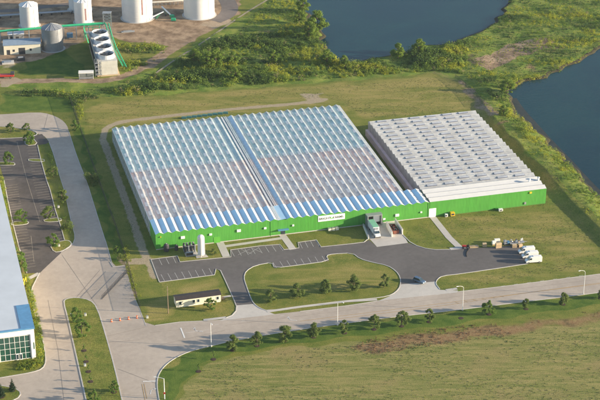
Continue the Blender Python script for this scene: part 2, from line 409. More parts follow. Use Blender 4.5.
CREST = [P2(*p, 2.4) for p in ((462, 76), (474, 92), (487, 112), (505, 131), (519, 145), (540, 166), (567, 198), (600, 230), (650, 278), (720, 345))]
inb = inpoly(GX, GY, CREST+[P2(900, 345), P2(900, 76)])
db = segdist(GX, GY, CREST)*np.where(inb, 1, -1)
dl = segdist(GX, GY, l2+[l2[0]])
fade = np.clip((segdist(GX, GY, [CREST[0], CREST[1]])-2)/14, 0, 1)
Z = np.where(lkb < .3, Z+1.5*np.clip((db+1.4)/2.8, 0, 1)*np.clip((dl-1)/9, 0, 1)*fade, Z)
und = blur(rng.normal(0, 1, GX.shape), 30)
wild = np.zeros(GX.shape)
def pmask(px, soft=3, warp=True):
    poly = [P2(*p) for p in px]
    return blur(inpoly(wobx if warp else GX, woby if warp else GY, poly).astype(float), soft)
def lmask(px, w, soft=2):
    pts = chaikin([P2(*p) for p in px], 2, False); return blur((segdist(GX, GY, pts) < w/2).astype(float), soft)
A = {k: np.zeros(GX.shape) for k in CH_ATT}
MARSH = [(95, 97), (70, 92), (40, 90), (0, 88), (0, 82), (100, 82), (150, 72), (190, 48), (235, 22), (262, 5), (285, -30), (700, -60), (700, 300), (600, 222), (570, 196), (545, 172), (520, 148), (500, 128), (485, 108), (470, 92), (455, 80), (430, 73), (380, 78), (300, 84), (220, 90), (150, 96)]
A['marsh'] = pmask(MARSH, 3)
A['dry'] = np.maximum.reduce([pmask([(85, 128), (84, 112), (110, 100), (200, 93), (330, 84), (430, 75), (460, 84), (490, 120), (520, 150), (470, 108), (366, 118), (342, 103), (230, 115), (112, 126)], 6)*.75,
    pmask([(150, 302), (168, 296), (180, 312), (150, 324), (143, 318)], 3)*.9, pmask([(460, 218), (540, 205), (600, 240), (600, 262), (560, 268), (530, 245), (470, 240)], 8)*.55,
    pmask([(256, 272), (300, 268), (345, 262), (385, 270), (390, 285), (330, 292), (262, 296)], 5)*.55, pmask([(440, 284), (470, 276), (600, 258), (600, 270), (500, 283)], 4)*.6, pmask([(180, 280), (214, 279), (222, 292), (180, 292)], 4)*.8])
A['lush'] = np.maximum.reduce([pmask([(170, 410), (162, 372), (190, 352), (240, 341), (300, 331), (400, 318), (510, 305), (600, 294), (720, 278), (720, 292), (600, 305), (500, 318), (400, 331), (300, 343), (235, 352), (200, 366), (180, 385), (176, 410)], 2),
    pmask([(64, 300), (90, 300), (122, 400), (86, 400)], 2)*.9, pmask([(75, 128), (84, 128), (120, 240), (124, 264), (113, 266)], 2)*.8, pmask([(0, 93), (72, 97), (78, 112), (50, 112), (0, 112)], 3)*.7,
    pmask([(60, 46), (92, 72), (78, 76), (20, 74), (30, 58)], 3)*.8])
A['field'] = pmask([(178, 420), (186, 384), (208, 366), (240, 355), (300, 346), (360, 342), (400, 345), (470, 338), (560, 326), (720, 305), (900, 460), (100, 460)], 3)
A['dirt'] = np.maximum.reduce([pmask([(-40, -60), (215, -60), (245, -10), (238, 14), (225, 22), (205, 34), (188, 44), (170, 46), (120, 40), (100, 34), (66, 50), (38, 60), (0, 66), (-40, 68)], 3),
    lmask([(0, 82), (60, 80), (100, 82), (128, 76), (150, 62), (175, 48), (200, 32)], 6, 2), lmask([(150, 66), (176, 44), (190, 40)], 6),
    pmask([(120, 250), (128, 262), (130, 285), (136, 298), (128, 300), (122, 268)], 2)*.8, pmask([(470, 62), (500, 48), (540, 36), (560, 42), (520, 58), (486, 72)], 5)*.8, pmask([(452, 76), (470, 84), (500, 118), (492, 122), (468, 100)], 3)*.6])
A['gravel'] = np.maximum.reduce([lmask([(156, 278), (146, 258), (138, 236), (128, 206), (117, 178), (107, 150), (101, 134), (112, 123), (150, 118), (225, 109.5), (300, 103.5), (326, 99)], 3.2, 3),
    lmask([(131, 262), (141, 262), (152, 262)], 5, 2), pmask([(296, 94), (322, 92), (328, 102), (306, 104)], 3)*.7, pmask([(0, 78), (12, 77), (24, 80), (8, 88), (0, 88)], 2), pmask([(228, 24), (212, 30), (200, 26), (214, 16), (236, 12)], 2)*.6,
    pmask([(0, 59), (14, 59), (16, 69), (0, 70)], 2)*.6])
A['red'] = np.maximum.reduce([pmask([(352, 349), (372, 340), (420, 334), (480, 327), (560, 318), (620, 310), (640, 318), (560, 327), (500, 336), (440, 344), (400, 350), (366, 354)], 9), pmask([(198, 400), (203, 388), (212, 387), (216, 398), (210, 408)], 4)*.6])
A['shore'] = np.clip(lkb*6, 0, 1)
Z = Z+np.where((A['marsh'] > .5) & (lkb < .02), und*2.2, 0)
GZ = Z
def gh(x, y):
    i = np.clip(np.searchsorted(xs, x), 1, len(xs)-1); j = np.clip(np.searchsorted(ys, y), 1, len(ys)-1); return GZ[j, i]
ny, nx = GX.shape
idx = np.arange(ny*nx).reshape(ny, nx)
q = np.stack([idx[:-1, :-1], idx[:-1, 1:], idx[1:, 1:], idx[1:, :-1]], -1).reshape(-1, 4)
def np_mesh(name, co_, quads, smooth=False):
    me = bpy.data.meshes.new(name); me.vertices.add(len(co_)); me.vertices.foreach_set('co', np.asarray(co_, np.float32).ravel())
    k = quads.shape[1]; me.loops.add(quads.size); me.loops.foreach_set('vertex_index', quads.astype(np.int32).ravel())
    me.polygons.add(len(quads)); me.polygons.foreach_set('loop_start', np.arange(0, quads.size, k, dtype=np.int32))
    me.update(calc_edges=True)
    if smooth: me.shade_smooth()
    return me
gme = np_mesh('ground', np.stack([GX, GY, Z], -1).reshape(-1, 3), q, True)
for k in CH_ATT:
    a = gme.attributes.new(k, 'FLOAT', 'POINT'); a.data.foreach_set('value', A[k].astype(np.float32).ravel())
mobj('ground', gme, M['ground'])['kind'] = 'structure'
for poly in (l1, l2):
    cx = sum(p[0] for p in poly)/len(poly); cy = sum(p[1] for p in poly)/len(poly)
    pts = []
    for i, p in enumerate(poly):
        a = poly[i-1]; c = poly[(i+1) % len(poly)]
        d = Vector((c[0]-a[0], c[1]-a[1])).normalized(); pts.append((p[0]-d.y*3, p[1]+d.x*3))
    area = sum(poly[i-1][0]*poly[i][1]-poly[i][0]*poly[i-1][1] for i in range(len(poly)))
    if area > 0: pts = [(2*p[0]-q_[0], 2*p[1]-q_[1]) for p, q_ in zip(poly, pts)]
    b = B(); b.poly([(x, y, -.7) for x, y in pts]); me = b.mesh('lake', fix=False)
    if me.polygons[0].normal.z < 0: me.flip_normals()
    mobj('lake', me, M['water'])['kind'] = 'structure'
M['mud'] = mat('wet_shallow_mud', (.028, .028, .020), rough=.5, var=.5, scale=.3)
path('mud_shallows', [(512, 97), (520, 109), (534, 124), (551, 143), (568, 160), (584, 178), (606, 200), (640, 232)], 4.6, -.69, M['mud'], 2)
# ------------------------------------------------------------------ ROADS
ROAD = [(-60, 117), (0, 114.5), (37, 112), (50, 114), (61, 119), (67, 125), (69, 132), (77, 157), (87, 182), (94, 205), (102.5, 232), (107.5, 247), (112.8, 266.5), (125, 265.5), (135, 299), (140, 310), (146, 326.5), (180, 322), (204, 321), (225, 319.5), (262, 315.5), (300, 311.5), (345, 306), (390, 298.5), (456, 292), (510, 285.6), (600, 274), (800, 247), (800, 266), (600, 292.7), (510, 303.6), (450, 311), (390, 317.5), (345, 323.5), (300, 329.5), (237, 340), (211, 346), (187, 352), (170, 361), (160, 371), (156.5, 382), (159, 400), (168, 440), (-60, 440), (-60, 385), (0, 378), (15, 375.5), (32, 372.5), (42.5, 369), (46, 362), (45, 350), (41, 332), (35, 315), (32, 300), (31, 290), (37, 278), (40, 272.5), (61, 252.5), (72.5, 245), (75.5, 237), (72, 225), (67.5, 205), (65, 192), (60, 177), (54, 155), (47.5, 137.5), (37, 133.5), (30, 130), (0, 126), (-60, 124)]
sheet('road', ROAD, .02, M['road'], 1)
LOT = [(-30, 140), (0, 139), (24, 137.5), (34.5, 135), (42, 134), (49, 142), (46, 144), (37.5, 145), (41, 160.5), (46.5, 180), (50, 189.5), (55.5, 210.5), (61, 227), (64.5, 240), (66, 250), (61, 253), (40, 272.8), (27, 273.5), (19, 247), (12.5, 222), (7.5, 198.5), (4, 180), (-2, 157), (-12, 158)]
sheet('parking_lot', LOT, .03, M['asph_old'], 0)
# greenhouse lot, drive and yard (one sheet)
LOT2 = [(151, 259.5), (177.5, 256), (180, 262), (200, 260), (231, 257), (230.5, 250), (260, 246), (280, 244.5), (284, 249.7), (299, 248), (298, 242.5), (316.5, 240), (321, 247), (350, 244), (364, 242.5), (369, 240), (377, 247), (408, 243), (412.5, 244.5), (430, 249.8), (450, 249.6), (464, 248.4), (492, 247.3), (523, 244.5), (528, 263.8), (502, 267.8), (460, 274), (442, 276), (437, 279.5), (435.6, 283), (401, 286), (400.5, 277.5), (396, 271), (387.5, 265.5), (372.5, 262.5), (360, 259), (352.5, 253), (332.5, 254), (326, 255.7), (329, 261), (300, 265), (274, 268.2), (272, 262.3), (255, 265.5), (246, 271), (243.7, 277.5), (246, 285), (251, 299), (254, 305), (236.5, 306.5), (234, 300), (225, 280), (220.5, 270.5), (216, 269), (214.5, 275), (159.5, 282.3)]
sheet('asphalt_yard', LOT2, .03, M['asph'], 0)
sheet('driveway_apron', [(236.3, 305.5), (254, 304), (260, 308), (268, 311.8), (275, 314.5), (240, 318.5), (220, 321), (226, 317.5), (232, 315.5), (236, 311)], .036, M['conc'], 0)
sheet('driveway_apron', [(401, 284.5), (435.4, 281.6), (436.3, 286), (440, 290), (458, 290.5), (457, 292.6), (390, 299.5), (377, 301.5), (388, 297), (396, 292.5), (400, 287)], .036, M['conc'], 0)
sheet('loading_apron', [(364, 224), (369.5, 238.8), (377, 247), (408, 243), (402.5, 233), (394, 219)], .038, M['conc'], 0)
sheet('gate_apron', [(112.8, 266.5), (125, 265.5), (135, 299), (146, 326), (108, 334), (97, 306), (90, 300), (97, 289), (110, 274)], .026, pave_material('joined_concrete', (.38, .325, .27)), 0)
for pts, w in (([(219.5, 241.5), (226.5, 256.8)], 3.0), ([(221, 247), (282, 238.2)], 1.9), ([(282, 234.5), (293, 249.5)], 2.8), ([(432.5, 216.8), (449, 237.5), (460, 248)], 2.7), ([(450, 249), (470, 246.8), (478, 246.3)], 2.0),
               ([(203.5, 320.3), (226, 317.6)], 1.5), ([(267, 311.8), (300, 307), (346, 301.5), (377, 299.6)], 1.5), ([(446, 290.4), (457, 288.7)], 1.5), ([(19, 287), (28, 279), (39, 273.5)], 2.0), ([(222, 297.5), (231, 296)], 1.2)):
    PZ = globals().get('PZ', .045)+.004; path('footpath', pts, w, PZ, M['conc'], 0)
path('plant_road', [(210, -22), (222, -6), (231, 6), (228, 15), (214, 21)], 9, .03, M['track'], 2)
path('yard_track', [(-20, 12), (20, 10), (50, 6), (90, 2)], 5, .03, M['track'], 1)
path('worn_path', [(156, 73), (176, 59), (205, 41), (232, 22), (250, 10), (272, -3), (290, -14)], 1.2, .06, mat('worn_dirt', (.27, .23, .15), var=.3, scale=.5), 2)
# raised lawn islands with kerbs
def island(px, sm=2, h=.11, name='lawn_island'):
    sheet(name, px, h, M['lawn'], sm); kerb(px, True, sm, .34, h+.03)
ISL = [(272.5, 262.3), (255, 265.5), (246, 271), (243.7, 277.5), (246, 285), (251, 299), (254, 304), (260, 308.5), (268, 311), (300, 306.5), (345, 300.8), (372, 298.6), (388, 296.3), (396, 292.2), (400.5, 286), (400.5, 277.5), (396, 271), (387.5, 265.5), (372.5, 262.5), (360, 259), (352.5, 253), (332.5, 254), (326, 255.7), (329, 261), (300, 265), (274, 268.2)]
kerb(ISL, True, 1)
MED = [(63.5, 302), (66, 299), (76, 297.5), (90, 300), (97, 307), (106, 336), (115, 369), (122, 400), (130, 436), (94, 436), (86, 400), (75, 350), (67.5, 317)]
sheet('median', MED, .11, M['lawn'], 1); kerb(MED, True, 1, .4, .14)
island([(-10, 386), (0, 385.5), (15, 388.5), (21.5, 393), (17, 399.5), (0, 404), (-10, 405)], 1)
island([(28.5, 158.8), (44, 159), (44.5, 162), (28.5, 161.2)], 1); island([(-14, 162.2), (13, 162.2), (15.5, 164.2), (13, 165.6), (-14, 165)], 1)
island([(43.5, 219.5), (60.5, 217.6), (61.6, 221.5), (45, 222.3)], 1); island([(11, 222.2), (27, 221), (29, 222.8), (26, 224.6), (12, 226)], 1)
island([(50, 245), (64, 240.3), (70, 241), (72, 245), (62, 251.5), (54, 252.5)], 1); island([(24.5, 138.5), (33, 138), (38, 144.5), (25.5, 146)], 1)
kerb([(-30, 127), (0, 125.8), (30, 129.5), (37.5, 132.7), (36, 135.7), (24, 137.8), (-30, 139.6)], False, 1)
kerb([(0, 378), (15, 375.5), (32, 372.5), (42.5, 369), (46, 362), (45, 350), (41, 332), (35, 315), (32, 300), (31, 290), (37, 278), (39.5, 273)])
kerb([(4, 180), (7.5, 198.5), (12.5, 222), (19, 247), (27, 273.5)], False, 0); kerb([(37.5, 145), (41, 160.5), (46.5, 180), (50, 189.5), (55.5, 210.5), (61, 227), (64.5, 240)], False, 0)
kerb([(61, 252.5), (72.5, 245), (75.5, 237), (72, 225), (67.5, 205), (65, 192), (60, 177), (54, 155), (49, 142)], h=.08, w=.25)
kerb([(69, 132), (77, 157), (87, 182), (94, 205), (102.5, 232), (107.5, 247), (112.8, 266.5)], h=.08, w=.25)
kerb([(110, 262), (113, 267), (125, 265.5)], False, 0, .3)
kerb([(720, 277), (600, 292.7), (510, 303.6), (450, 311), (390, 317.5), (345, 323.5), (300, 329.5), (237, 340), (211, 346), (187, 352), (170, 361), (160, 371), (156.5, 382), (159, 400), (166, 430)], False, 2)
kerb([(155, 325.5), (180, 322), (204, 321)], False, 0, .25, .08); kerb([(456, 292), (510, 285.6), (600, 274), (720, 258)], False, 0, .25, .08); kerb([(300, 311.5), (345, 306), (377, 301.3)], False, 0, .25, .08)
kerb([(135, 299), (140, 310), (146, 326)], False, 0, .22, .06)
kerb([(159.5, 282.3), (151, 259.5), (177.5, 256), (180, 262), (200, 260), (231, 257), (230.5, 250), (260, 246), (280, 244.5), (284, 249.7), (299, 248), (298, 242.5), (316.5, 240), (321, 247), (350, 244), (364, 242.3), (368.5, 238.5)], False, 0)
kerb([(159.5, 282.3), (214.5, 275), (216, 269), (220.5, 270.5), (225, 280), (234, 300), (236.5, 306.5), (236, 311), (232, 315.5), (226, 317.8)], False, 0)
kerb([(403, 235), (412.5, 244.5), (430, 249.8), (450, 249.6)], False, 1); kerb([(528, 263.8), (502, 267.8), (460, 274), (442, 276), (437, 279.5), (435.6, 284), (440, 289.5)], False, 1)
# ------------------------------------------------------------------ paint
def lines(name, segs, m, w=.12, z=.05):
    b = B()
    for a, c in segs:
        a = P(*a); c = P(*c); d = (c-a).normalized(); nr = Vector((-d.y, d.x, 0))*w/2; h = Vector((0, 0, z))
        b.poly([a+nr+h, a-nr+h, c-nr+h, c+nr+h])
    o = b.obj(name, m, fix=False); o['kind'] = 'structure'; return o
def between(a0, a1, b0, b1, n, skip=()):
    return [((a0[0]+(a1[0]-a0[0])*i/n, a0[1]+(a1[1]-a0[1])*i/n), (b0[0]+(b1[0]-b0[0])*i/n, b0[1]+(b1[1]-b0[1])*i/n)) for i in range(n+1) if i not in skip]
S = between((164.5, 281), (212.5, 275), (161, 274.5), (209, 268.5), 7)
S += between((159, 259), (173, 257.2), (162, 265), (176, 263.2), 2)
S += between((231, 250.4), (279, 245), (234.5, 256.5), (283, 250.8), 7)
S += [((241, 249.4), (252, 254)), ((238, 255), (250, 249)), ((251, 248), (262, 252.6)), ((249, 254), (259, 247.5))]
S += between((276.5, 268), (325.5, 261.7), (272.8, 262.4), (322, 256), 7)
S += between((299.5, 242.6), (316, 240.4), (302.5, 248.4), (319, 246), 3)
lines('stall_markings', S, M['lot_paint'], .13)
S = between((6, 186), (11.5, 217), (17.5, 184.5), (23, 215.5), 13)+between((33.5, 183), (42.5, 216), (47, 181.5), (55, 213.5), 13)
S += between((14.5, 228), (25, 268), (26.5, 226.5), (36, 266), 14)+between((49, 226), (52, 241), (60.5, 225), (63.5, 238), 4)
S += between((0, 168), (4, 180), (11.5, 167), (15.5, 179), 4)+between((30, 163.5), (33, 180), (41.5, 162.5), (46, 179), 6)+between((26.5, 148), (29, 157), (38, 147), (41, 156), 3)+between((-6, 145), (-3, 160), (5, 144.5), (8.5, 160), 5)
lines('parking_markings', S, M['stall_paint'], .16)
lines('parking_markings', [((17, 142), (27, 180)), ((27, 180), (40, 222)), ((31, 236), (34, 262))], M['stall_paint'], .14)
ROADB = [((-1, 0), (0, 0))]
S = [((180.7, 328), (184.6, 338)), ((143, 381.6), (156, 381.2))]
lines('stop_line', S, M['white_paint'], .5)
S = [((185, 333.2), (212, 329.3))]+[((215+i*13, 324.9-i*1.75), (219+i*13, 324.3-i*1.75)) for i in range(0, 29)]
lines('lane_markings', S, M['lot_paint'], .14)
S = [((300, 321.3), (400, 308.8)), ((400, 308.8), (450, 302.5)), ((450, 302.5), (600, 283.8)), ((600, 283.8), (760, 263.5)), ((330, 320), (440, 306.3)), ((440, 306.3), (520, 293.9)), ((520, 293.9), (600, 283.0)), ((144, 384), (147, 399)), ((142, 384.3), (145, 400))]
S += [((455+i*9, 302-i*1.1), (459+i*9, 303.6-i*1.35)) for i in range(6)]
lines('yellow_centre_lines', S, M['yellow_paint'], .22)
def arrow(px, py, ang, s=1.0):
    c = P(px, py); b = B()
    def T(pts): return [(c.x+s*(x*math.cos(ang)-y*math.sin(ang)), c.y+s*(x*math.sin(ang)+y*math.cos(ang)), .05) for x, y in pts]
    b.poly(T([(-.15, -1.8), (.15, -1.8), (.15, .3), (-.15, .3)])); b.poly(T([(-.15, .3), (.15, .3), (1.0, .9), (.85, 1.1)]))
    b.poly(T([(.7, 1.5), (.7, .5), (1.7, 1.15)]))
    o = b.obj('turn_arrow', M['lot_paint'], fix=False); o['kind'] = 'structure'
arrow(197, 331, math.radians(75), 1.3); arrow(151, 391, math.radians(0), 1.2); arrow(291, 320, math.radians(75), 1.3)
lines('pavement_joints', [((62, 255), (97, 306)), ((97, 289), (75, 296)), ((100, 270), (76, 298)), ((48, 300), (58, 350)), ((58, 350), (64, 400)), ((38, 340), (74, 343)), ((76, 345), (140, 340)), ((46, 325), (70, 322)), ((100, 338), (146, 327)), ((118, 369), (157, 384)), ((48, 114), (44, 129)), ((85, 170), (62, 174)), ((92, 215), (70, 219)), ((225, 325.5), (600, 279)), ((160, 345), (225, 330.5)), ((120, 395), (158, 397)), ((36, 390), (62, 392)), ((150, 333), (185, 329))], M['tar'], .1, .045)
# ------------------------------------------------------------------ GREENHOUSES
NB, PW, D = 32, 3.3, 108.0
EV, RG = 6.7, 7.45
g = thing('greenhouse', 'large glass greenhouse with green front wall and blue and white striped roof edge', 'greenhouse', ORG, TH)
FD = 12.8   # depth of the opaque packing strip at the front
bays = [(i*PW, PW) for i in range(NB)]
ext = [(105.6, 3.55), (109.15, 3.55)]
CEN = (14, 15, 16)
glass = B(); pale = B(); metal = B(); whitem = B(); cap = B()
for i, (u0, p) in enumerate(bays):
    c = i in CEN
    if i == 15:   # flat service gutter between the two blocks
        cap.box(u0+.1, u0+.8, 0, D, RG-.45, RG-.3); cap.box(u0+1.4, u0+1.65, FD, D, RG-.4, RG-.2); cap.box(u0+2.2, u0+2.4, FD, D, RG-.4, RG-.2)
        glass.poly([(u0, FD, EV), (u0+p, FD, EV+.35), (u0+p, D, EV+.35), (u0, D, EV)]); metal.poly([(u0, 0, EV), (u0+p, 0, EV+.35), (u0+p, FD, EV+.35), (u0, FD, EV)])
        continue
    um = u0+p*.5; r = RG
    gl = pale if i == 16 else glass
    gl.poly([(u0, FD, EV), (um, FD, r), (um, D, r), (u0, D, EV)]); glass.poly([(um, FD, r), (u0+p, FD, EV), (u0+p, D, EV), (um, D, r)])
    metal.poly([(u0, 0, EV), (um, 0, r), (um, FD, r), (u0, FD, EV)]); whitem.poly([(um, 0, r), (u0+p, 0, EV), (u0+p, FD, EV), (um, FD, r)])
    cap.box(um-.07, um+.10, FD, D, r-.02, r+.07)
    cap.box(u0-.14, u0+.14, FD, D, EV-.1, EV+.06)
    for k in range(1, 13):   # glazing bars on the slopes
        v = FD+k*(D-FD)/13
        cap.bar((u0+.14, v, EV+.1), (um-.05, v, r+.02), .07, .05); cap.bar((um+.1, v, r), (u0+p-.14, v, EV+.1), .07, .05)
for u0, p in ext:
    um = u0+p/2
    metal.poly([(u0, 0, EV), (um, 0, RG), (um, FD, RG), (u0, FD, EV)]); whitem.poly([(um, 0, RG), (u0+p, 0, EV), (u0+p, FD, EV), (um, FD, RG)])
cap.box(105.45, 105.75, FD, D, EV-.1, EV+.12); cap.box(104.6, 104.75, FD, D, EV+.35, EV+.5)
for k in range(3): cap.box(110.7, 111.5, 2+k*4, 2.7+k*4, RG-.4, RG+.25)
glass.obj('glass_roof', M['glass'], g, fix=False); pale.obj('aisle_roof', mat('pale_blue_sheet', (.50, .62, .70), rough=.5), g, fix=False); metal.obj('sky_tinted_roof', M['metal_roof'], g, fix=False); whitem.obj('white_roof', M['white_roof'], g, fix=False)
cap.obj('roof_bars', mat('pale_grey_bars', (.56, .57, .57), rough=.5), g)
fw = B()
for u0, p in bays+ext:
    um = u0+p/2; fw.poly([(u0, 0, 0), (u0+p, 0, 0), (u0+p, 0, EV), (um, 0, RG if u0 != 15*PW else EV+.1), (u0, 0, EV)])
fw.poly([(0, FD, 0), (0, 0, 0), (0, 0, EV), (0, FD, EV)]); fw.poly([(112.7, 0, 0), (112.7, FD, 0), (112.7, FD, EV), (112.7, 0, EV)]); fw.poly([(105.6, FD, 0), (112.7, FD, 0), (112.7, FD, EV), (105.6, FD, EV)])
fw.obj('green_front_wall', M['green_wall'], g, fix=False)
sw = B(); sw.poly([(0, FD, 0), (0, D, 0), (0, D, EV), (0, FD, EV)]); sw.poly([(105.6, FD, 0), (105.6, D, 0), (105.6, D, EV), (105.6, FD, EV)]); sw.poly([(0, D, 0), (105.6, D, 0), (105.6, D, EV), (0, D, EV)])
for u0, p in bays:
    if u0 != 15*PW: sw.poly([(u0, D, EV), (u0+p, D, EV), (u0+p/2, D, RG)])
sw.obj('side_wall', M['side_glass'], g, fix=False)
wf = B()
for k in range(25):
    v = FD+k*(D-FD)/24; wf.box(-.12, -.02, v-.07, v+.07, 0, EV)
wf.box(-.12, -.02, FD, D, 2.1, 2.2); wf.box(-.12, -.02, FD, D, EV-.12, EV)
wf.obj('wall_frame', M['white_metal'], g)
V_SPLIT = 61.0
for nm, m_, v0, v1 in (('teal_shade_screen', M['lettuce'], V_SPLIT+.3, D-.4), ('pink_shade_screen', M['pinkbed'], FD+.4, V_SPLIT-.3)):
    for u0, u1 in ((.3, 50.9), (51.1, 105.2)):
        bb = B(); bb.box(u0, u1, v0, v1, EV-.42, EV-.35); bb.obj(nm, m_, g)
pw_ = B(); pw_.box(.3, 105.3, V_SPLIT-.1, V_SPLIT+.1, .2, EV-.3); pw_.obj('partition', M['side_glass'], g)
bl = B(); bl.box(.3, 112.4, FD+.05, FD+.15, .2, EV-.2); bl.obj('inner_wall', M['offwhite'], g)
# vents
VP = 8.35
vents = []
for i, (u0, p) in enumerate(bays):
    if i in CEN: continue
    um = u0+p/2
    for k in range(11):
        v = FD+3.2+k*VP+(.0 if i % 2 else .0)
        if v+3.6 > D: continue
        vents.append((v, um, v))
def vent_b(bb, um, v, w=3.7):
    a = (um-.06, RG+.1); c = (um-1.15, RG+.02)
    bb.poly([(a[0], v, a[1]), (a[0], v+w, a[1]), (c[0], v+w, c[1]), (c[0], v, c[1])])
    bb.poly([(a[0], v, a[1]-.05), (c[0], v, c[1]-.05), (c[0], v+w, c[1]-.05), (a[0], v+w, a[1]-.05)])
    bb.poly([(c[0], v, c[1]-.05), (c[0], v, c[1]), (c[0], v+w, c[1]), (c[0], v+w, c[1]-.05)])
vents.sort()
protov = B(); vent_b(protov, 0, 0); vme = protov.mesh('roof_vent', fix=False); vme.materials.append(M['vent'])
rest = B()
for n_, (_, um, v) in enumerate(vents):
    if n_ < 100:
        o = bpy.data.objects.new('roof_vent', vme); C.objects.link(o); o.parent = g; o.location = (um, v, 0)
    else: vent_b(rest, um, v)
tag(rest.obj('roof_vent', M['vent'], g, fix=False), kind='stuff')
def on_wall(px, py):
    """photo coordinate -> (u,z) on the front wall plane v=0"""
    o = Vector((0, 0, CH)); d = P(px, py)-o
    t = (ORG-o).dot(V)/d.dot(V); p = o+d*t; return (p-ORG).dot(U), p.z
# wall fixtures
for px, py, w, h, m_ in ((182.7, 237.3, 1.6, 1.1, 'white_metal'), (210.5, 234.3, 1.1, .8, 'white_metal'), (238.7, 230.5, 1.6, 1.1, 'white_metal'), (265, 228, 1.0, .8, 'white_metal'), (293, 225.2, .8, .7, 'white_metal'), (397, 215, 1.6, 1.1, 'white_metal'), (421, 212, .8, .6, 'white_metal'), (160.5, 236.8, .4, .4, 'yellow'), (384, 219, 1.0, .8, 'white_metal')):
    u_, z_ = on_wall(px, py); bb = B(); bb.box(u_-w/2, u_+w/2, -.35, 0.0, z_-h/2, z_+h/2)
    for k in range(3): bb.box(u_-w/2+.1, u_+w/2-.1, -.4, -.35, z_-h/2+.12+k*h/4, z_-h/2+.2+k*h/4)
    bb.obj('wall_vent', M[m_], g, bevel=.03)
for u_ in (46.2, 112.2):
    bb = B(); bb.box(u_-.05, u_+.05, -.1, -.003, .1, EV-.1); bb.obj('downpipe', M['green_wall'], g)
bb = B(); bb.box(0, 112.6, -.05, -.003, 0, .35); bb.obj('wall_base', M['kerb'], g)
u_, _ = on_wall(217, 240); bb = B(); bb.box(u_-1.3, u_+1.3, -.06, 0, 0, 2.6); bb.obj('door', mat('light_green_door', (.09, .33, .04)), g)
u_, _ = on_wall(283, 234); bb = B(); bb.box(u_-.9, u_+.9, -.05, 0, 0, 2.2); bb.obj('door', M['glassdark'], g)
bb = B(); bb.box(u_-2.2, u_+2.2, -1.3, 0, 2.5, 2.75); bb.obj('entrance_canopy', M['bluetrim'], g)
def letters(body, size, m_, parent, x, z, name='lettering', y=-.16, bold=.012):
    cu = bpy.data.curves.new('t', 'FONT'); cu.body = body; cu.size = size; cu.extrude = .02; cu.offset = bold; cu.space_character = 1.05
    o = bpy.data.objects.new('t', cu); C.objects.link(o); bpy.context.view_layer.update()
    me = bpy.data.meshes.new_from_object(o); bpy.data.objects.remove(o)
    w = max(v.co.x for v in me.vertices); mo = mobj(name, me, m_, parent)
    mo.rotation_euler = (math.pi/2, 0, 0); mo.location = (x, y, z); return w
ul, zl = on_wall(318, 219.5); ur, zr = on_wall(344.8, 215.5); zc = (zl+zr)/2
sg = B(); sg.box(ul, ur, -.12, 0, zc-1.25, zc+1.25); sgo = sg.obj('wall_sign', M['signwhite'], g, bevel=.02)
SZ = 1.38
w1 = letters('BRIGHT', SZ, M['signgrey'], sgo, ul+.35, zc-SZ*.35)
lf = B(); x0 = ul+.35+w1-.05
for sgn, dz in ((1, 0), (-1, 0)):
    lf.poly([(x0+.45, -.14, zc-.75), (x0+.45+sgn*.5, -.14, zc-.35), (x0+.45+sgn*.75, -.14, zc+.4), (x0+.45+sgn*.25, -.14, zc+.05)])
lf.obj('leaf_emblem', M['signgreen'], sgo)
w2 = letters('FARMS', SZ, M['signgrey'], sgo, x0+1.02, zc-SZ*.35); print('SIGN', ul, ur, x0+1.0+w2)
# ---- second greenhouse
NB2, D2 = 21, 86.2; P_2 = D2/NB2; A0, A1 = 112.9, 163.6
g2 = thing('greenhouse', 'grey white roofed greenhouse with rows of ridges running across, the smaller one on the right', 'greenhouse', ORG, TH)
rf = B(); wr = B(); cp = B()
E2, R2 = 6.9, 7.7
for i in range(NB2):
    v0 = i*P_2; vm = v0+P_2/2; t = wr if i < 3 else rf
    t.poly([(A0, v0, E2), (A1, v0, E2), (A1, vm, R2), (A0, vm, R2)]); t.poly([(A0, vm, R2), (A1, vm, R2), (A1, v0+P_2, E2), (A0, v0+P_2, E2)])
    cp.box(A0, A1, vm-.06, vm+.06, R2-.02, R2+.07)
    if i: cp.box(A0, A1, v0-.12, v0+.12, E2-.15, E2+.02)
    if i >= 3:
        for k in range(1, 13):
            u = A0+k*(A1-A0)/13; cp.bar((u, v0+.1, E2+.04), (u, vm, R2+.02), .05, .04); cp.bar((u, vm, R2+.02), (u, v0+P_2-.1, E2+.04), .05, .04)
rf.obj('glass_roof', M['glass2'], g2, fix=False); wr.obj('white_roof', M['white_roof'], g2, fix=False); cp.obj('roof_bars', mat('grey_white_bars', (.48, .48, .47), rough=.5), g2)
fw = B(); fw.poly([(A0, 0, 0), (A1, 0, 0), (A1, 0, E2), (A0, 0, E2)]); fw.poly([(A1, 0, 0), (A1, 12.3, 0), (A1, 12.3, E2), (A1, 0, E2)]); fw.poly([(A0, 0, 0), (A0, 0, E2), (A0, 12.3, E2), (A0, 12.3, 0)])
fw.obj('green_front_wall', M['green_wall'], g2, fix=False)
gg = B()
for i in range(NB2):
    v0 = i*P_2
    for uu in (A0, A1): gg.poly([(uu, v0, E2), (uu, v0+P_2/2, R2), (uu, v0+P_2, E2)])
gg.poly([(A0, 12.3, 3.1), (A0, D2, 3.1), (A0, D2, E2), (A0, 12.3, E2)]); gg.poly([(A1, 12.3, 0), (A1, D2, 0), (A1, D2, E2), (A1, 12.3, E2)]); gg.poly([(A0, D2, 0), (A1, D2, 0), (A1, D2, E2), (A0, D2, E2)])
gg.obj('side_wall', M['brownglass'], g2, fix=False)
pk = B(); pk.box(A0-1.2, A0-.02, 12.4, D2, 0, 3.1); pk.obj('pink_lower_wall', M['pinkwall'], g2)
bb = B(); bb.box(A0+1, A1-1, 13, D2-1, .2, 1.0); bb.obj('growing_bed', M['pinkbed'], g2)
pv = B(); w = 3.9
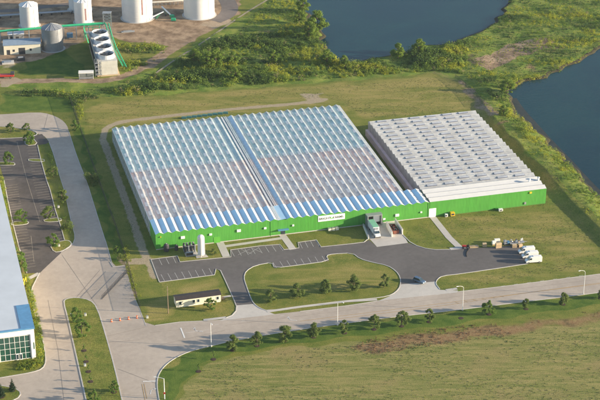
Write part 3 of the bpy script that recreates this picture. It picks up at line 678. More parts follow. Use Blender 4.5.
pv.poly([(0, 0, 0), (w, 0, 0), (w, -1.35, -.06), (0, -1.35, -.06)]); pv.poly([(0, 0, -.05), (0, -1.35, -.2), (w, -1.35, -.2), (w, 0, -.05)]); pv.poly([(0, -1.35, -.06), (w, -1.35, -.06), (w, -1.35, -.42), (0, -1.35, -.42)])
pv.poly([(0, 0, 0), (0, -1.35, -.06), (0, -1.35, -.2)]); pv.poly([(w, 0, 0), (w, -1.35, -.06), (w, -1.35, -.2)])
pv.v = [(x*1.1, y*.85, z*1.0) for x, y, z in pv.v]; vme = pv.mesh('roof_vent', fix=False); vme.materials.append(M['vent2']); vme.materials.append(mat('painted_vent_shade', (.12, .14, .2))); vme.polygons[2].material_index = 1  # lip face coloured dark blue as the shade beneath the raised vent
op = B(); cnt = 0; rest = B()
for i in range(3, NB2):
    vm = i*P_2+P_2/2
    for k in range(6):
        u = A0+3.4+k*7.75
        if cnt < 100:
            o = bpy.data.objects.new('roof_vent', vme); C.objects.link(o); o.parent = g2; o.location = (u, vm-.05, R2+.12)
        else:
            n = len(rest.v); rest.v += [(x+u, y+vm-.05, z+R2+.12) for x, y, z in pv.v]; rest.f += [tuple(n+j for j in f_) for f_ in pv.f]
        cnt += 1
rv = tag(rest.obj('roof_vent', M['vent2'], g2, fix=False), kind='stuff'); rv.data.materials.append(bpy.data.materials['painted_vent_shade'])
for pl in rv.data.polygons: pl.material_index = 1 if pl.index % 5 == 2 else 0
u_, z_ = on_wall(432.5, 211.5); bb = B(); bb.box(u_-1.5, u_+1.5, -.08, 0, 0, 3.9); dr = bb.obj('roller_door', M['signwhite'], g2)
bb = B()
for k in range(8): bb.box(u_-1.45, u_+1.45, -.1, -.08, .3+k*.45, .34+k*.45)
bb.obj('door_rib', M['grey'], dr)
u_, z_ = on_wall(530.5, 192.5); bb = B(); bb.box(u_-.5, u_+.5, -.3, 0, z_-.35, z_+.35); bb.obj('wall_lamp', M['yellow'], g2)
u_, z_ = on_wall(525, 203); bb = B(); bb.box(u_-.4, u_+.4, -.3, 0, z_-.5, z_+.5); bb.obj('meter_box', M['grey'], g2)
for px, py in ((529.5, 178), (538.5, 176)):
    p = P(px, py+3, 7.6); a, c = toUV(p); bb = B(); bb.box(a-.35, a+.35, c-.35, c+.35, 7.0, 8.2); bb.lathe([(.5, 8.2), (.5, 8.45), (.15, 8.6)], a, c, 12); bb.obj('roof_fan', M['white_metal'], g2)
# ------------------------------------------------------------------ loading dock and yard things
def yard(name, label, cat, px, py, rz=TH, group=None, z=.04): 
    p = P(px, py); return thing(name, label, cat, (p.x, p.y, z), rz, group)
u0, _ = on_wall(365, 226); u1, _ = on_wall(380.5, 224)
dk = thing('loading_dock', 'grey framed loading dock shelter on the green wall behind the truck', 'loading dock', L(u0, 0), TH)
W_ = u1-u0
bb = B(); bb.box(0, .35, -3.4, -.02, 0, 5.2); bb.box(W_-.3, W_, -2.2, -.02, 0, 5.2); bb.box(.35, W_-.3, -2.6, -.02, 4.9, 5.2); bb.obj('dock_frame', M['grey'], dk)
bb = B(); bb.box(.5, 3.1, -.2, -.03, 1, 4.6); bb.obj('dock_door', M['dark'], dk); bb = B(); bb.box(3.4, W_-.5, -.25, -.03, 1, 4.7); bb.obj('dock_door', M['signwhite'], dk)
bb = B(); bb.box(.35, W_-.3, -.6, -.3, 0, 1); bb.obj('dock_bumper', M['black'], dk)
def wall_thing(label, a, b_, h, w=.35):
    a = P(*a); b_ = P(*b_); d = b_-a; o = thing('retaining_wall', label, 'wall', a, math.atan2(d.y, d.x), 'concrete walls of the loading area')
    bb = B(); bb.box(0, d.length, -w/2, w/2, 0, h); bb.obj('wall_panel', M['offwhite'], o, bevel=.03); bb = B(); bb.box(-.03, d.length+.03, -w/2-.04, w/2+.04, h, h+.1); bb.obj('coping', M['kerb'], o)
wall_thing('low concrete wall between the truck and the lawn left of it', (363.2, 226.5), (368.6, 239.5), 1.3)
wall_thing('pale screen wall on the left side of the open waste container', (386.5, 226.5), (392, 237), 2.3)
wall_thing('pale screen wall on the right side of the open waste container', (395, 223.5), (402.5, 234.5), 2.3)
def wheels(root, xs_, yw, r=.38, w=.26):
    for x in xs_:
        for s in (-1, 1):
            bb = B(); seg = 16
            prof = [(r*.55, -w/2), (r*.95, -w/2), (r, -w/2+.04), (r, w/2-.04), (r*.95, w/2), (r*.55, w/2)]
            bb.lathe(prof, seg=seg); bb.v = [(x+a, s*yw+c, r+b_) for a, b_, c in [(v[0], v[1], v[2]) for v in bb.v]]
            wo = bb.obj('wheel', M['black'], root, smooth=False)
            bb = B(); bb.lathe([(r*.5, -w/2-.01), (r*.5, w/2+.01)], seg=12); bb.v = [(x+v[0], s*yw+v[2], r+v[1]) for v in bb.v]; bb.obj('rim', M['galv'], wo)
def make_van(label):
    o = thing('delivery_van', label, 'van', group='white vans parked side by side')
    prof = [(-3.1, .45), (-3.12, 2.45), (-3.0, 2.68), (1.2, 2.72), (1.75, 2.5), (2.45, 1.5), (3.1, 1.22), (3.28, .95), (3.28, .45)]
    bb = B(); bb.extr(prof, -.98, .98, .12, 1.5); bb.obj('body', M['white_metal'], o, bevel=.08)
    bb = B(); bb.poly([(1.80, -.80, 2.46), (1.80, .80, 2.46), (2.47, .84, 1.54), (2.47, -.84, 1.54)]); bb.v = [(x+.04, y, z+.03) for x, y, z in bb.v]; bb.obj('windscreen', M['glassdark'], o, fix=False)
    for s in (-1, 1):
        y0 = s*.90; y1 = s*.99
        bb = B(); bb.poly([(.95, y0*1.0, 2.3), (1.7, y0, 2.3), (2.2, y1, 1.6), (.95, y1, 1.6)]); bb.v = [(x, y*1.012, z) for x, y, z in bb.v]; bb.obj('side_window', M['glassdark'], o, fix=False)
        bb = B(); bb.box(3.2, 3.31, s*.62-.18, s*.62+.18, .82, 1.05); bb.obj('headlight', M['galv'], o)
        bb = B(); bb.box(2.0, 2.15, s*1.02-.12+s*.1, s*1.02+.12+s*.1, 1.5, 1.85); bb.obj('wing_mirror', M['dark'], o)
    bb = B(); bb.box(3.2, 3.36, -.9, .9, .35, .6); bb.obj('bumper', M['dark'], o, bevel=.03)
    bb = B(); bb.box(-2.4, .4, -.5, .5, 2.74, 2.86); bb.obj('roof_unit', M['white_metal'], o, bevel=.04)
    wheels(o, (-2.0, 2.2), .86)
    return o
vans = [('white delivery van, rearmost of the three parked together', (526.5, 253)), ('white delivery van between the two others parked together', (530, 257.6)), ('white delivery van, nearest of the three, beside the lawn', (533.5, 262.4))]
v0 = make_van(vans[0][0])
for i, (lb, (px, py)) in enumerate(vans):
    o = v0 if i == 0 else copy_tree(v0)
    o['label'] = lb; p = P(px, py); o.location = (p.x, p.y, .04); o.rotation_euler = (0, 0, TH+math.pi-.1)
# box truck (front towards the viewer: local +x = front)
tr = yard('box_truck', 'white box truck with a green tinted roof backed up to the loading dock', 'truck', 374.3, 233.2, TH-math.pi/2)
bb = B(); bb.box(-4.9, 2.3, -1.28, 1.28, 1.05, 3.75); bb.obj('cargo_box', M['white_metal'], tr, bevel=.05)
bb = B(); bb.box(-4.85, 2.25, -1.2, 1.2, 3.755, 3.80); bb.obj('box_roof', mat('translucent_green_roof', (.18, .42, .26), rough=.6), tr)
bb = B(); bb.extr([(2.55, .6), (2.55, 2.75), (2.9, 2.9), (3.6, 2.85), (4.05, 1.75), (4.95, 1.5), (5.1, 1.25), (5.1, .6)], -1.1, 1.1, .12, 1.8); bb.obj('cab', M['white_metal'], tr, bevel=.07)
bb = B(); bb.poly([(3.68, -.9, 2.78), (3.68, .9, 2.78), (4.12, 1.0, 1.8), (4.12, -1.0, 1.8)]); bb.v = [(x+.03, y, z+.02) for x, y, z in bb.v]; bb.obj('windscreen', M['glassdark'], tr, fix=False)
for s in (-1, 1):
    bb = B(); bb.poly([(2.9, s*1.01, 2.6), (3.55, s*1.01, 2.6), (3.9, s*1.12, 1.8), (2.9, s*1.12, 1.8)]); bb.obj('side_window', M['glassdark'], tr, fix=False)
    bb = B(); bb.box(5.05, 5.14, s*.8-.16, s*.8+.16, .95, 1.2); bb.obj('headlight', M['galv'], tr)
bb = B(); bb.box(2.3, 2.75, -.8, .8, 2.4, 3.5); bb.obj('refrigeration_unit', M['grey'], tr, bevel=.05)
bb = B(); bb.box(-4.8, 3.0, -.5, .5, .6, 1.05); bb.box(5.05, 5.25, -1.1, 1.1, .5, .8); bb.obj('chassis', M['dark'], tr)
wheels(tr, (-3.2, 4.0), 1.0, .5, .32)
# SUV
sv = yard('parked_car', 'silver blue station car standing on the driveway by the road', 'car', 419.3, 282.2, TH-math.pi/2+.62)
bb = B(); bb.extr([(-2.4, .35), (-2.45, .95), (-2.35, 1.1), (2.0, 1.02), (2.35, .85), (2.42, .35)], -.95, .95, .05, .9); bb.obj('body', M['silver'], sv, bevel=.08)
bb = B(); bb.extr([(-2.3, 1.08), (-2.05, 1.68), (.35, 1.75), (1.15, 1.06)], -.9, .9, .16, 1.3); bb.obj('cabin', M['glassdark'], sv, bevel=.04)
bb = B(); bb.box(-2.0, .3, -.68, .68, 1.7, 1.8); bb.obj('roof', M['silver'], sv, bevel=.04)
for s in (-1, 1):
    bb = B(); bb.box(2.3, 2.45, s*.68-.18, s*.68+.18, .62, .8); bb.obj('headlight', M['signwhite'], sv)
wheels(sv, (-1.5, 1.5), .84, .36, .24)
# waste container
wc = yard('waste_container', 'open rusty waste container heaped with scrap between two pale walls', 'container', 394, 231, TH-math.pi/2)
bb = B(); bb.box(-3, 3, -1.15, 1.15, .2, .35); bb.box(-3, 3, -1.15, -1.05, .35, 1.6); bb.box(-3, 3, 1.05, 1.15, .35, 1.6); bb.box(-3, -2.9, -1.05, 1.05, .35, 1.6); bb.box(2.9, 3, -1.05, 1.05, .35, 1.6)
for k in range(7): bb.box(-2.8+k*.9, -2.7+k*.9, -1.22, -1.15, .3, 1.6); bb.box(-2.8+k*.9, -2.7+k*.9, 1.15, 1.22, .3, 1.6)
bb.obj('container_shell', mat('rusty_brown_steel', (.17, .06, .04), var=.3), wc)
for k in range(16):
    x, y, z = random.uniform(-2.6, 2.4), random.uniform(-.75, .75), random.uniform(.9, 1.7); s = random.uniform(.25, .55)
    bb = B(); bb.bar((x-s, y, z), (x+s, y+random.uniform(-.2, .2), z+random.uniform(-.2, .3)), s*.8, s*.6)
    bb.obj('scrap', M[random.choice(['dark', 'bluetrim', 'red', 'grey', 'pallet', 'brown', 'dark'])], wc)
# upright tank with pad
tk = yard('gas_tank', 'tall white cylindrical tank with domed top in front of the green wall', 'tank', 201.3, 256.0, TH)
bb = B(); bb.lathe([(1.32, .7), (1.36, .9), (1.36, 8.0), (1.25, 8.5), (.9, 8.9), (.4, 9.1), (.05, 9.15)], seg=28); bb.obj('vessel', M['tankwhite'], tk, smooth=False)
for k in range(3):
    a = k*2.1+.3; bb = B(); bb.box(math.cos(a)*1.1-.12, math.cos(a)*1.1+.12, math.sin(a)*1.1-.12, math.sin(a)*1.1+.12, 0, .9); bb.obj('leg', M['white_metal'], tk)
bb = B(); bb.tube([(1.5, -.4, .3), (1.5, -.4, 1.2), (1.4, -.4, 7.8), (1.0, -.3, 8.9)], .06); bb.tube([(-.4, -1.5, .3), (-.4, -1.5, 1.6), (-.4, -1.2, 1.8)], .06); bb.obj('pipework', M['grey'], tk)
sheet('equipment_pad', [(195, 253), (203.5, 251.5), (208.5, 257.2), (196.5, 258.5)], .06, M['conc'], 0); sheet('equipment_pad', [(182, 247.5), (194, 246), (198.5, 255.5), (186, 257)], .05, M['conc'], 0)
vz = yard('vaporiser_rack', 'rack of dark finned columns on a pad left of the white tank', 'rack', 189.6, 251.5)
for i in range(4):
    for j in range(3):
        bb = B(); x, y = -1.9+i*1.25, -1.2+j*1.5; bb.box(x-.06, x+.06, y-.4, y+.4, .3, 3.0); bb.box(x-.4, x+.4, y-.06, y+.06, .3, 3.0); bb.lathe([(.12, .1), (.12, 3.1)], x, y, 8); bb.obj('finned_column', M['galv'] if (i+j) % 2 else M['dark'], vz)
bb = B(); bb.box(-2.3, 2.3, -1.7, -1.6, 0, .3); bb.box(-2.3, 2.3, 2.1, 2.2, 0, .3); bb.bar((-2.2, -1.2, 3.05), (2.2, -1.2, 3.05), .1); bb.bar((-2.2, 1.8, 3.05), (2.2, 1.8, 3.05), .1); bb.obj('base_frame', M['grey'], vz)
cb = yard('control_cabinet', 'pale low control cabinet on the pad in front of the finned rack', 'cabinet', 189.5, 255.6)
bb = B(); bb.box(-1.5, 1.5, -.5, .5, .1, 1.5); bb.obj('cabinet_body', M['grey'], cb, bevel=.05); bb = B(); bb.box(-1.3, 1.3, -.53, -.5, .3, 1.4); bb.obj('cabinet_door', M['dark'], cb)
for lb, px, py, s in (('dark round water tank against the green wall near its left corner', 166.5, 251, 1.0), ('smaller dark round tank by the green wall, right of the first', 176.5, 250, .7)):
    o = yard('water_tank', lb, 'tank', px, py, group='dark tanks by the green wall')
    bb = B(); bb.lathe([(1.0*s, 0), (1.05*s, .3), (1.05*s, 2.6*s), (.7*s, 3.0*s), (.3*s, 3.15*s)], seg=18); bb.obj('vessel', M['dark'], o); bb = B(); bb.lathe([(.3*s, 3.15*s), (.3*s, 3.35*s)], seg=10); bb.obj('lid', M['grey'], o)
def crate_stack(name, lb, cat, px, py, items, rz=TH, group=None):
    o = yard(name, lb, cat, px, py, rz, group)
    for (x, y, z, w_, d_, h_, m_, nm) in items:
        bb = B(); bb.box(x-w_/2, x+w_/2, y-d_/2, y+d_/2, z, z+h_); bb.obj(nm, M[m_], o, bevel=.03)
    return o
for lb, px in (('pale square bin, left one of the pair on the lawn below the wall sign', 329.6), ('pale square bin in the middle below the wall sign', 333.3), ('pale square bin, right one of the three below the wall sign', 336.9)):
    crate_stack('storage_bin', lb, 'bin', px, 230.6-(px-329.6)*.12, [(0, 0, 0, 1.25, 1.2, 1.05, 'cream', 'bin_body'), (0, 0, 1.05, 1.3, 1.25, .08, 'grey', 'lid')], group='pale bins on the lawn below the sign')
crate_stack('waste_bin', 'yellow skip with dark opening standing on the lawn by the green wall', 'bin', 452.3, 215.8, [(0, 0, .15, 1.7, 1.4, 1.5, 'yellow', 'bin_body'), (0, -.72, .5, 1.2, .06, .8, 'dark', 'opening')])
crate_stack('condenser_unit', 'white condenser unit on the lawn left of the yellow skip', 'air conditioner', 446.2, 216.6, [(0, 0, 0, 1.1, .9, 1.2, 'white_metal', 'casing'), (-.1, -.47, .25, .7, .05, .7, 'dark', 'grille')])
crate_stack('condenser_unit', 'white condenser unit by the green wall of the right greenhouse', 'air conditioner', 500.5, 210.8, [(0, 0, 0, 1.7, 1.1, .9, 'white_metal', 'casing'), (0, -.57, .2, 1.1, .05, .5, 'dark', 'grille')])
crate_stack('electric_box', 'low green electrical box by the green wall of the right greenhouse', 'box', 496.5, 209.8, [(0, 0, 0, 1.2, 1.0, .7, 'green_dark', 'casing'), (0, -.52, .15, .8, .05, .4, 'dark', 'panel')])
# entrance shrubs etc added with vegetation
# stored goods by the yard edge
tx = yard('compact_tractor', 'small red tractor parked at the edge of the asphalt yard', 'tractor', 466.4, 248.2, TH+math.pi*.9)
bb = B(); bb.box(.1, 1.7, -.35, .35, .6, 1.25); bb.obj('bonnet', M['red'], tx, bevel=.08); bb = B(); bb.box(-.9, .1, -.45, .45, .5, .8); bb.obj('chassis', M['dark'], tx, bevel=.04); bb = B(); bb.box(-.7, -.2, -.25, .25, .8, 1.3); bb.obj('seat', M['black'], tx, bevel=.05)
bb = B()
for s in (-1, 1): bb.bar((-.8, s*.5, .8), (-.8, s*.5, 2.1), .07)
bb.bar((-.8, -.5, 2.1), (-.8, .5, 2.1), .07); bb.obj('roll_bar', M['dark'], tx)
wheels(tx, (-.6,), .65, .6, .35); wheels(tx, (1.3,), .55, .38, .24)
hs = B(); hs.tube([P(468.6, 248.8)+Vector((0, 0, .12)), P(468.2, 250.6)+Vector((0, 0, .12)), P(466.6, 252.5)+Vector((0, 0, .12)), P(466.2, 255)+Vector((0, 0, .12)), P(466.8, 257)+Vector((0, 0, .12))], .3, 8, .12)
tag(hs.obj('hose', M['black'], None, smooth=True), 'black curved rubber hose lying on the asphalt in front of the red tractor', 'hose')
def pallets(lb, px, py, n, w_=1.3, load=None):
    o = yard('pallet_stack', lb, 'pallets', px, py, TH+random.uniform(-.2, .2), 'pallets stored along the yard edge')
    for k in range(n):
        bb = B()
        for s in (-1, 0, 1): bb.box(-w_/2, w_/2, s*.5-.05, s*.5+.05, k*.16, k*.16+.1)
        for j in range(6): bb.box(-w_/2+j*w_/5.5, -w_/2+j*w_/5.5+.14, -.55, .55, k*.16+.1, k*.16+.13)
        bb.obj('pallet', M['pallet'], o)
    if load:
        bb = B(); bb.box(-w_/2, w_/2, -.5, .5, n*.16, n*.16+load[0]); bb.obj('load', M[load[1]], o, bevel=.05)
pallets('low tan pallet stack just right of the red tractor', 472.3, 247.6, 4, 2.2); pallets('tan pallet stack beside the low one, right of the red tractor', 476.3, 247.2, 3, 2.0); pallets('lone tan pallet stack halfway between the tractor and the timber', 484.4, 246.5, 6, 1.6, (.5, 'pallet'))
pallets('tall pallet of white sacks at the left end of the stored goods', 493.8, 244.8, 3, 1.5, (1.2, 'offwhite')); pallets('wide tan timber stack in the middle of the stored goods', 498.3, 247.6, 9, 2.4, (.6, 'pallet')); pallets('white wrapped load standing behind the wide timber stack', 497.0, 242.8, 3, 2.2, (1.2, 'offwhite'))
pallets('tan pallet stack in front of the scrap trailer, left one', 514.3, 247.2, 5, 1.8, (.4, 'pallet')); pallets('tan pallet stack in front of the scrap trailer, right one', 520.2, 246.6, 5, 1.6, (.3, 'pallet'))
crate_stack('machine_skid', 'blue grey machine skid between the timber stack and the scrap trailer', 'machine', 506.3, 244.5, [(0, 0, .1, 2.6, 1.5, .3, 'dark', 'skid_base'), (-.5, 0, .4, 1.2, 1.2, 1.3, 'galv', 'housing'), (.7, 0, .4, .9, 1, 1.0, 'bluetrim', 'motor'), (-.5, 0, 1.7, .5, .5, .4, 'grey', 'hopper')])
tl = yard('flatbed_trailer', 'grey flatbed trailer piled with scrap metal behind the vans', 'trailer', 516.5, 243.9, TH)
bb = B(); bb.box(-3, 3, -1.1, 1.1, .7, .85); bb.bar((3, 0, .7), (4.4, 0, .5), .15); bb.obj('deck', M['grey'], tl); wheels(tl, (-.6, .4), 1.0, .35, .22)
for k in range(18):
    x, y, z = random.uniform(-2.6, 2.5), random.uniform(-.8, .8), random.uniform(.95, 1.9); s = random.uniform(.3, .8)
    bb = B(); bb.bar((x-s, y, z), (x+s*random.uniform(-.3, 1), y+random.uniform(-.3, .3), z+random.uniform(-.3, .5)), s*.5, s*.45)
    bb.obj('scrap', M[random.choice(['galv', 'dark', 'grey', 'silver', 'offwhite', 'pallet'])], tl)
# mobile office
mo = yard('site_trailer', 'long cream mobile office with dark roof beside the driveway', 'trailer', 176.3, 308.0, math.atan2((P(221, 302)-P(176.3, 308)).y, (P(221, 302)-P(176.3, 308)).x))
ln = (P(221, 302)-P(176.3, 308)).length
bb = B(); bb.box(0, ln, 0, 4.2, .35, 3.0); bb.obj('cabin', M['cream'], mo, bevel=.04)
bb = B(); bb.extr([(-.2, 2.98), (2.1, 3.45), (4.4, 2.98), (4.4, 3.08), (2.1, 3.56), (-.2, 3.08)], -.2, ln+.2); bb.v = [(y, x, z) for x, y, z in bb.v]; bb.obj('roof', M['dark_roof'], mo)
for x in (1.5, 6.6, 8.3, 15.6): 
    bb = B(); bb.box(x-.45, x+.45, -.05, 0, 1.2, 2.4); w0 = bb.obj('window', M['glassdark'], mo); bb = B()
    for a in (-.5, .42): bb.box(x+a, x+a+.08, -.08, -.052, 1.12, 2.48)
    bb.box(x-.42, x+.42, -.08, -.052, 2.4, 2.48); bb.box(x-.42, x+.42, -.08, -.052, 1.12, 1.2); bb.obj('frame', M['white_metal'], w0)
bb = B(); bb.box(.1, ln-.1, .1, 4.1, 0, .35); bb.obj('skirting', M['offwhite'], mo); bb = B(); bb.box(ln-.02, ln+1.6, 1.2, 2.8, .2, .5); bb.box(ln+1.6, ln+1.9, 1.2, 2.8, 0, .2); bb.obj('steps', M['wood'], mo)
# utility pole
up = yard('utility_pole', 'bare wooden pole standing on the lawn left of the cream trailer', 'pole', 168.3, 313.5)
bb = B(); bb.tube([(0, 0, 0), (0, 0, 11)], .17, 10, .11); bb.obj('shaft', M['wood'], up); bb = B(); bb.bar((-.05, -.2, 9.8), (-.05, .25, 9.8), .1); bb.lathe([(.09, 11), (.05, 11.2)], seg=8); bb.obj('bracket', M['grey'], up)
# street lamps
def make_lamp():
    o = thing('street_lamp', 'x', 'street lamp', group='pale street lamps along the road')
    bb = B(); bb.tube([(0, 0, 0), (0, 0, 9.4)], .12, 10, .07); bb.tube([(0, 0, 9.3), (-.3, 0, 9.9), (-1.2, 0, 10.3), (-2.2, 0, 10.45)], .06, 8); bb.obj('shaft', M['white_metal'], o)
    bb = B(); bb.box(-2.95, -2.15, -.16, .16, 10.36, 10.52); bb.obj('lamp_head', M['white_metal'], o, bevel=.05); bb = B(); bb.lathe([(.28, 0), (.28, .35)], seg=10); bb.obj('base', M['kerb'], o)
    return o
l0 = make_lamp()
for i, (px, py, rz, lb) in enumerate(((211.2, 346.7, -math.pi*.42+math.pi, 'street lamp on the kerb where the road bends, in front of the cream trailer'), (337.5, 325.5, math.pi*.75, 'street lamp between the second and third verge tree right of the bend'), (462.5, 310.3, math.pi*.12, 'street lamp opposite the driveway where the silver car stands'), (583.4, 294.4, math.pi*.12, 'rightmost street lamp, between two small round trees'))):
    o = l0 if i == 0 else copy_tree(l0); o['label'] = lb; p = P(px, py); o.location = (p.x, p.y, 0); o.rotation_euler = (0, 0, rz)
o = yard('traffic_mast', 'white mast with a long horizontal arm and small red sign at the junction kerb', 'mast', 164.7, 399, 0, z=0)
bb = B(); bb.tube([(0, 0, 0), (0, 0, 8.0)], .16, 10, .11); bb.tube([(0, 0, 7.9), (-1.2, .3, 8.1), (-3.0, .6, 8.2)], .08, 8); bb.obj('shaft', M['white_metal'], o)
bb = B(); bb.box(-3.4, -2.6, .45, .75, 8.1, 8.3); bb.obj('lamp_head', M['white_metal'], o); bb = B(); bb.box(-.35, .35, -.2, -.16, 2.0, 2.7); bb.obj('sign_plate', M['red'], o)
# cones / barrels, bollards
for i, (px, py, lb) in enumerate(((111.6, 321.8, 'orange traffic barrel nearest the grass median'), (120, 320.6, 'orange traffic barrel, second from the grass median'), (128.6, 319.4, 'orange traffic barrel, third from the grass median'), (137, 318.2, 'orange traffic barrel nearest the lawn edge'))):
    if i == 0:
        b0 = yard('traffic_barrel', lb, 'barrel', px, py, group='orange barrels across the apron'); bb = B(); bb.lathe([(.36, .0), (.36, .1), (.3, .12), (.27, .5), (.24, 1.0), (.1, 1.05)], seg=14); bb.obj('drum', M['orange'], b0)
        bb = B(); bb.lathe([(.295, .45), (.285, .62)], seg=14, cap=False); bb.obj('white_band', M['white_metal'], b0)
    else:
        o = copy_tree(b0); o['label'] = lb; p = P(px, py); o.location = (p.x, p.y, .04)
for px, py, lb in ((71.4, 316.5, 'small white utility box on the median left of the bright tree'), (85.4, 316, 'small white utility box on the median right of the bright tree'), (85, 366.5, 'small white utility box on the median among the saplings'), (147.3, 318.5, 'small white utility box on the lawn corner beside the orange barrels'), (58.5, 208, 'small white utility box on the strip beside the parking lot'), (59, 246.6, 'small white utility box on the corner island of the parking lot')):
    o = yard('utility_box', lb, 'box', px, py, 0, 'small white utility boxes', z=.1); bb = B(); bb.box(-.35, .35, -.3, .3, 0, .95); bb.obj('casing', M['offwhite'], o, bevel=.05); bb = B(); bb.box(-.38, .38, -.33, .33, .95, 1.02); bb.obj('lid', M['grey'], o)
# fences
def fence(name, lb, pts, h, m_, step=3., rails=(1.,), cat='fence', rw=.05, mesh=None):
    w = [P(*p) for p in pts]; o = thing(name, lb, cat, w[0]); rl = B()
    for a, c in zip(w[:-1], w[1:]):
        a2 = a-w[0]; c2 = c-w[0]; d = c2-a2; n = max(1, int(d.length/step))
        for r in rails: rl.bar(a2+Vector((0, 0, h*r)), c2+Vector((0, 0, h*r)), rw)
        for k in range(n):
            q_ = a2+d*k/n; ps = B(); ps.box(-rw*.8, rw*.8, -rw*.8, rw*.8, 0, h); pq = ps.obj('post', m_, o); pq.location = q_
    rl.obj('rails', m_, o); pass
    if mesh:
        mb = B()
        for a, c in zip(w[:-1], w[1:]):
            a = a-w[0]; c = c-w[0]; mb.poly([a+Vector((0, 0, .05)), c+Vector((0, 0, .05)), c+Vector((0, 0, h)), a+Vector((0, 0, h))])
        mb.obj('wire_mesh', mesh, o, fix=False)
def wire_material(a):
    m = bpy.data.materials.new('chain_link'); m.use_nodes = True; nt = m.node_tree; N = nt.nodes
    b = N['Principled BSDF']; b.inputs['Base Color'].default_value = (.05, .05, .05, 1); b.inputs['Roughness'].default_value = .6
    tr_ = N.new('ShaderNodeBsdfTransparent'); mx = N.new('ShaderNodeMixShader'); mx.inputs[0].default_value = a
    nt.links.new(tr_.outputs[0], mx.inputs[1]); nt.links.new(b.outputs[0], mx.inputs[2]); nt.links.new(mx.outputs[0], N['Material Output'].inputs[0]); return m
wm = wire_material(.3)
fence('chain_link_fence', 'dark wire fence along the grass strip left of the large greenhouse', [(69, 97), (79, 125), (91, 160), (104, 196), (116, 228), (127, 262), (137, 299), (141, 312)], 2.2, M['dark'], 3, (1., .02), mesh=wm)
fence('sliding_gate', 'black railed gate crossing the concrete apron', [(102, 299.5), (127.5, 272.5)], 1.8, M['dark'], .6, (1., .5, .08), 'gate', .07)
fence('chain_link_fence', 'thin wire fence behind the yellow field by the lake corner', [(455, 78), (463, 84), (476, 96), (485, 108)], 2.0, M['dark'], 3, (1.,), mesh=wm)
# ------------------------------------------------------------------ left building
def zsolve(px, pytop, pybase):
    p = P(px, pybase); best = None
    for k in range(1, 400):
        z = k*.05; d = Vector((p.x, p.y, z-CH)); w_ = d.y*ct-d.z*st_; up_ = d.y*st_+d.z*ct
        yy = 200-F*up_/w_
        if best is None or abs(yy-pytop) < best[0]: best = (abs(yy-pytop), z)
    return best[1]
bc = P(36.2, 357.5); BH = zsolve(36.2, 328.5, 357.5)
ob = thing('office_building', 'flat blue grey roofed building with white front and tall green glass windows', 'building', bc, TH)
LB, WB = 150.0, 70.0
bb = B(); bb.box(-WB, 0, 0, LB, 0, BH); bb.obj('wall', M['offwhite'], ob)
bb = B(); bb.box(-WB-.2, .15, .5, LB, BH+.003, BH+.25); bb.obj('roof', M['bluegrey_roof'], ob)
bb = B(); bb.box(-4.4, .25, -.25, 17, BH+.26, BH+.42); bb.box(-WB, .25, -.3, .5, BH-.1, BH+.45); bb.obj('roof_edge', M['bluetrim'], ob)
bb = B()
for k in range(1, 6): bb.box(-WB*.0-12*k-.1, -12*k+.1, 1, LB-1, BH+.25, BH+.3)
bb.obj('roof_seam', M['grey'], ob)
cw = B(); cw.box(-12.2, -1.7, -.12, -.003, 1.0 if False else .3, BH-2.2); cwo = cw.obj('window', M['greenglass'], ob)
bb = B()
for k in range(7): x = -12.2+k*10.5/6; bb.box(x-.07, x+.07, -.2, -.122, .3, BH-2.2)
for k in range(5): z = .3+k*(BH-2.5)/4; bb.box(-12.2, -1.7, -.22, -.2, z-.06, z+.06)
bb.obj('mullions', M['white_metal'], cwo)
for x in (-6.3, -5.1):
    bb = B(); bb.box(x-.45, x+.45, -.3, -.23, .1, 2.5); dd = bb.obj('door', M['signwhite'], ob); bb = B(); bb.box(x-.32, x+.32, -.33, -.302, .4, 2.3); bb.obj('door_glass', M['glassdark'], dd)
bb = B(); bb.box(-13.2, -12.5, -.45, -.003, 0, BH-1.8); bb.box(-1.4, -.8, -.45, -.003, 0, BH-1.8); bb.box(-13.2, -.8, -.5, -.003, BH-1.8, BH-1.4); bb.obj('portal', M['signwhite'], ob)
for x in (-14.4, -.45): bb = B(); bb.box(x-.2 if x > -1 else x-.4, x+.2 if x > -1 else x+.4, -.1, -.003, 3.5, 6.2); bb.obj('window', M['greenglass'], ob)
for k in range(3):
    for x in (-18, -24, -30): bb = B(); bb.box(x-1.6, x+1.6, -.1, -.003, 1.5+k*3, 3+k*3); bb.obj('window', M['greenglass'], ob)
for k in range(14): bb = B(); bb.box(.003, .1, 4+k*9, 7+k*9, 4.2, 5.6); bb.obj('window', M['greenglass'], ob)
fr = yard('gas_pipe_frame', 'yellow pipe frame standing on the grass beside the office building', 'pipe frame', 24.6, 286.5, TH+1.3)
bb = B(); bb.tube([(-3.6, 0, 0), (-3.6, 0, 2.0), (3.6, 0, 2.0), (3.6, 0, 0)], .16); bb.tube([(-3.6, .9, 0), (-3.6, .9, 1.4), (3.6, .9, 1.4), (3.6, .9, 0)], .12); bb.obj('pipes', M['yellow'], fr); bb = B(); bb.box(-.6, .6, .1, .8, 0, 1.3); bb.obj('meter_cabinet', M['yellow'], fr)
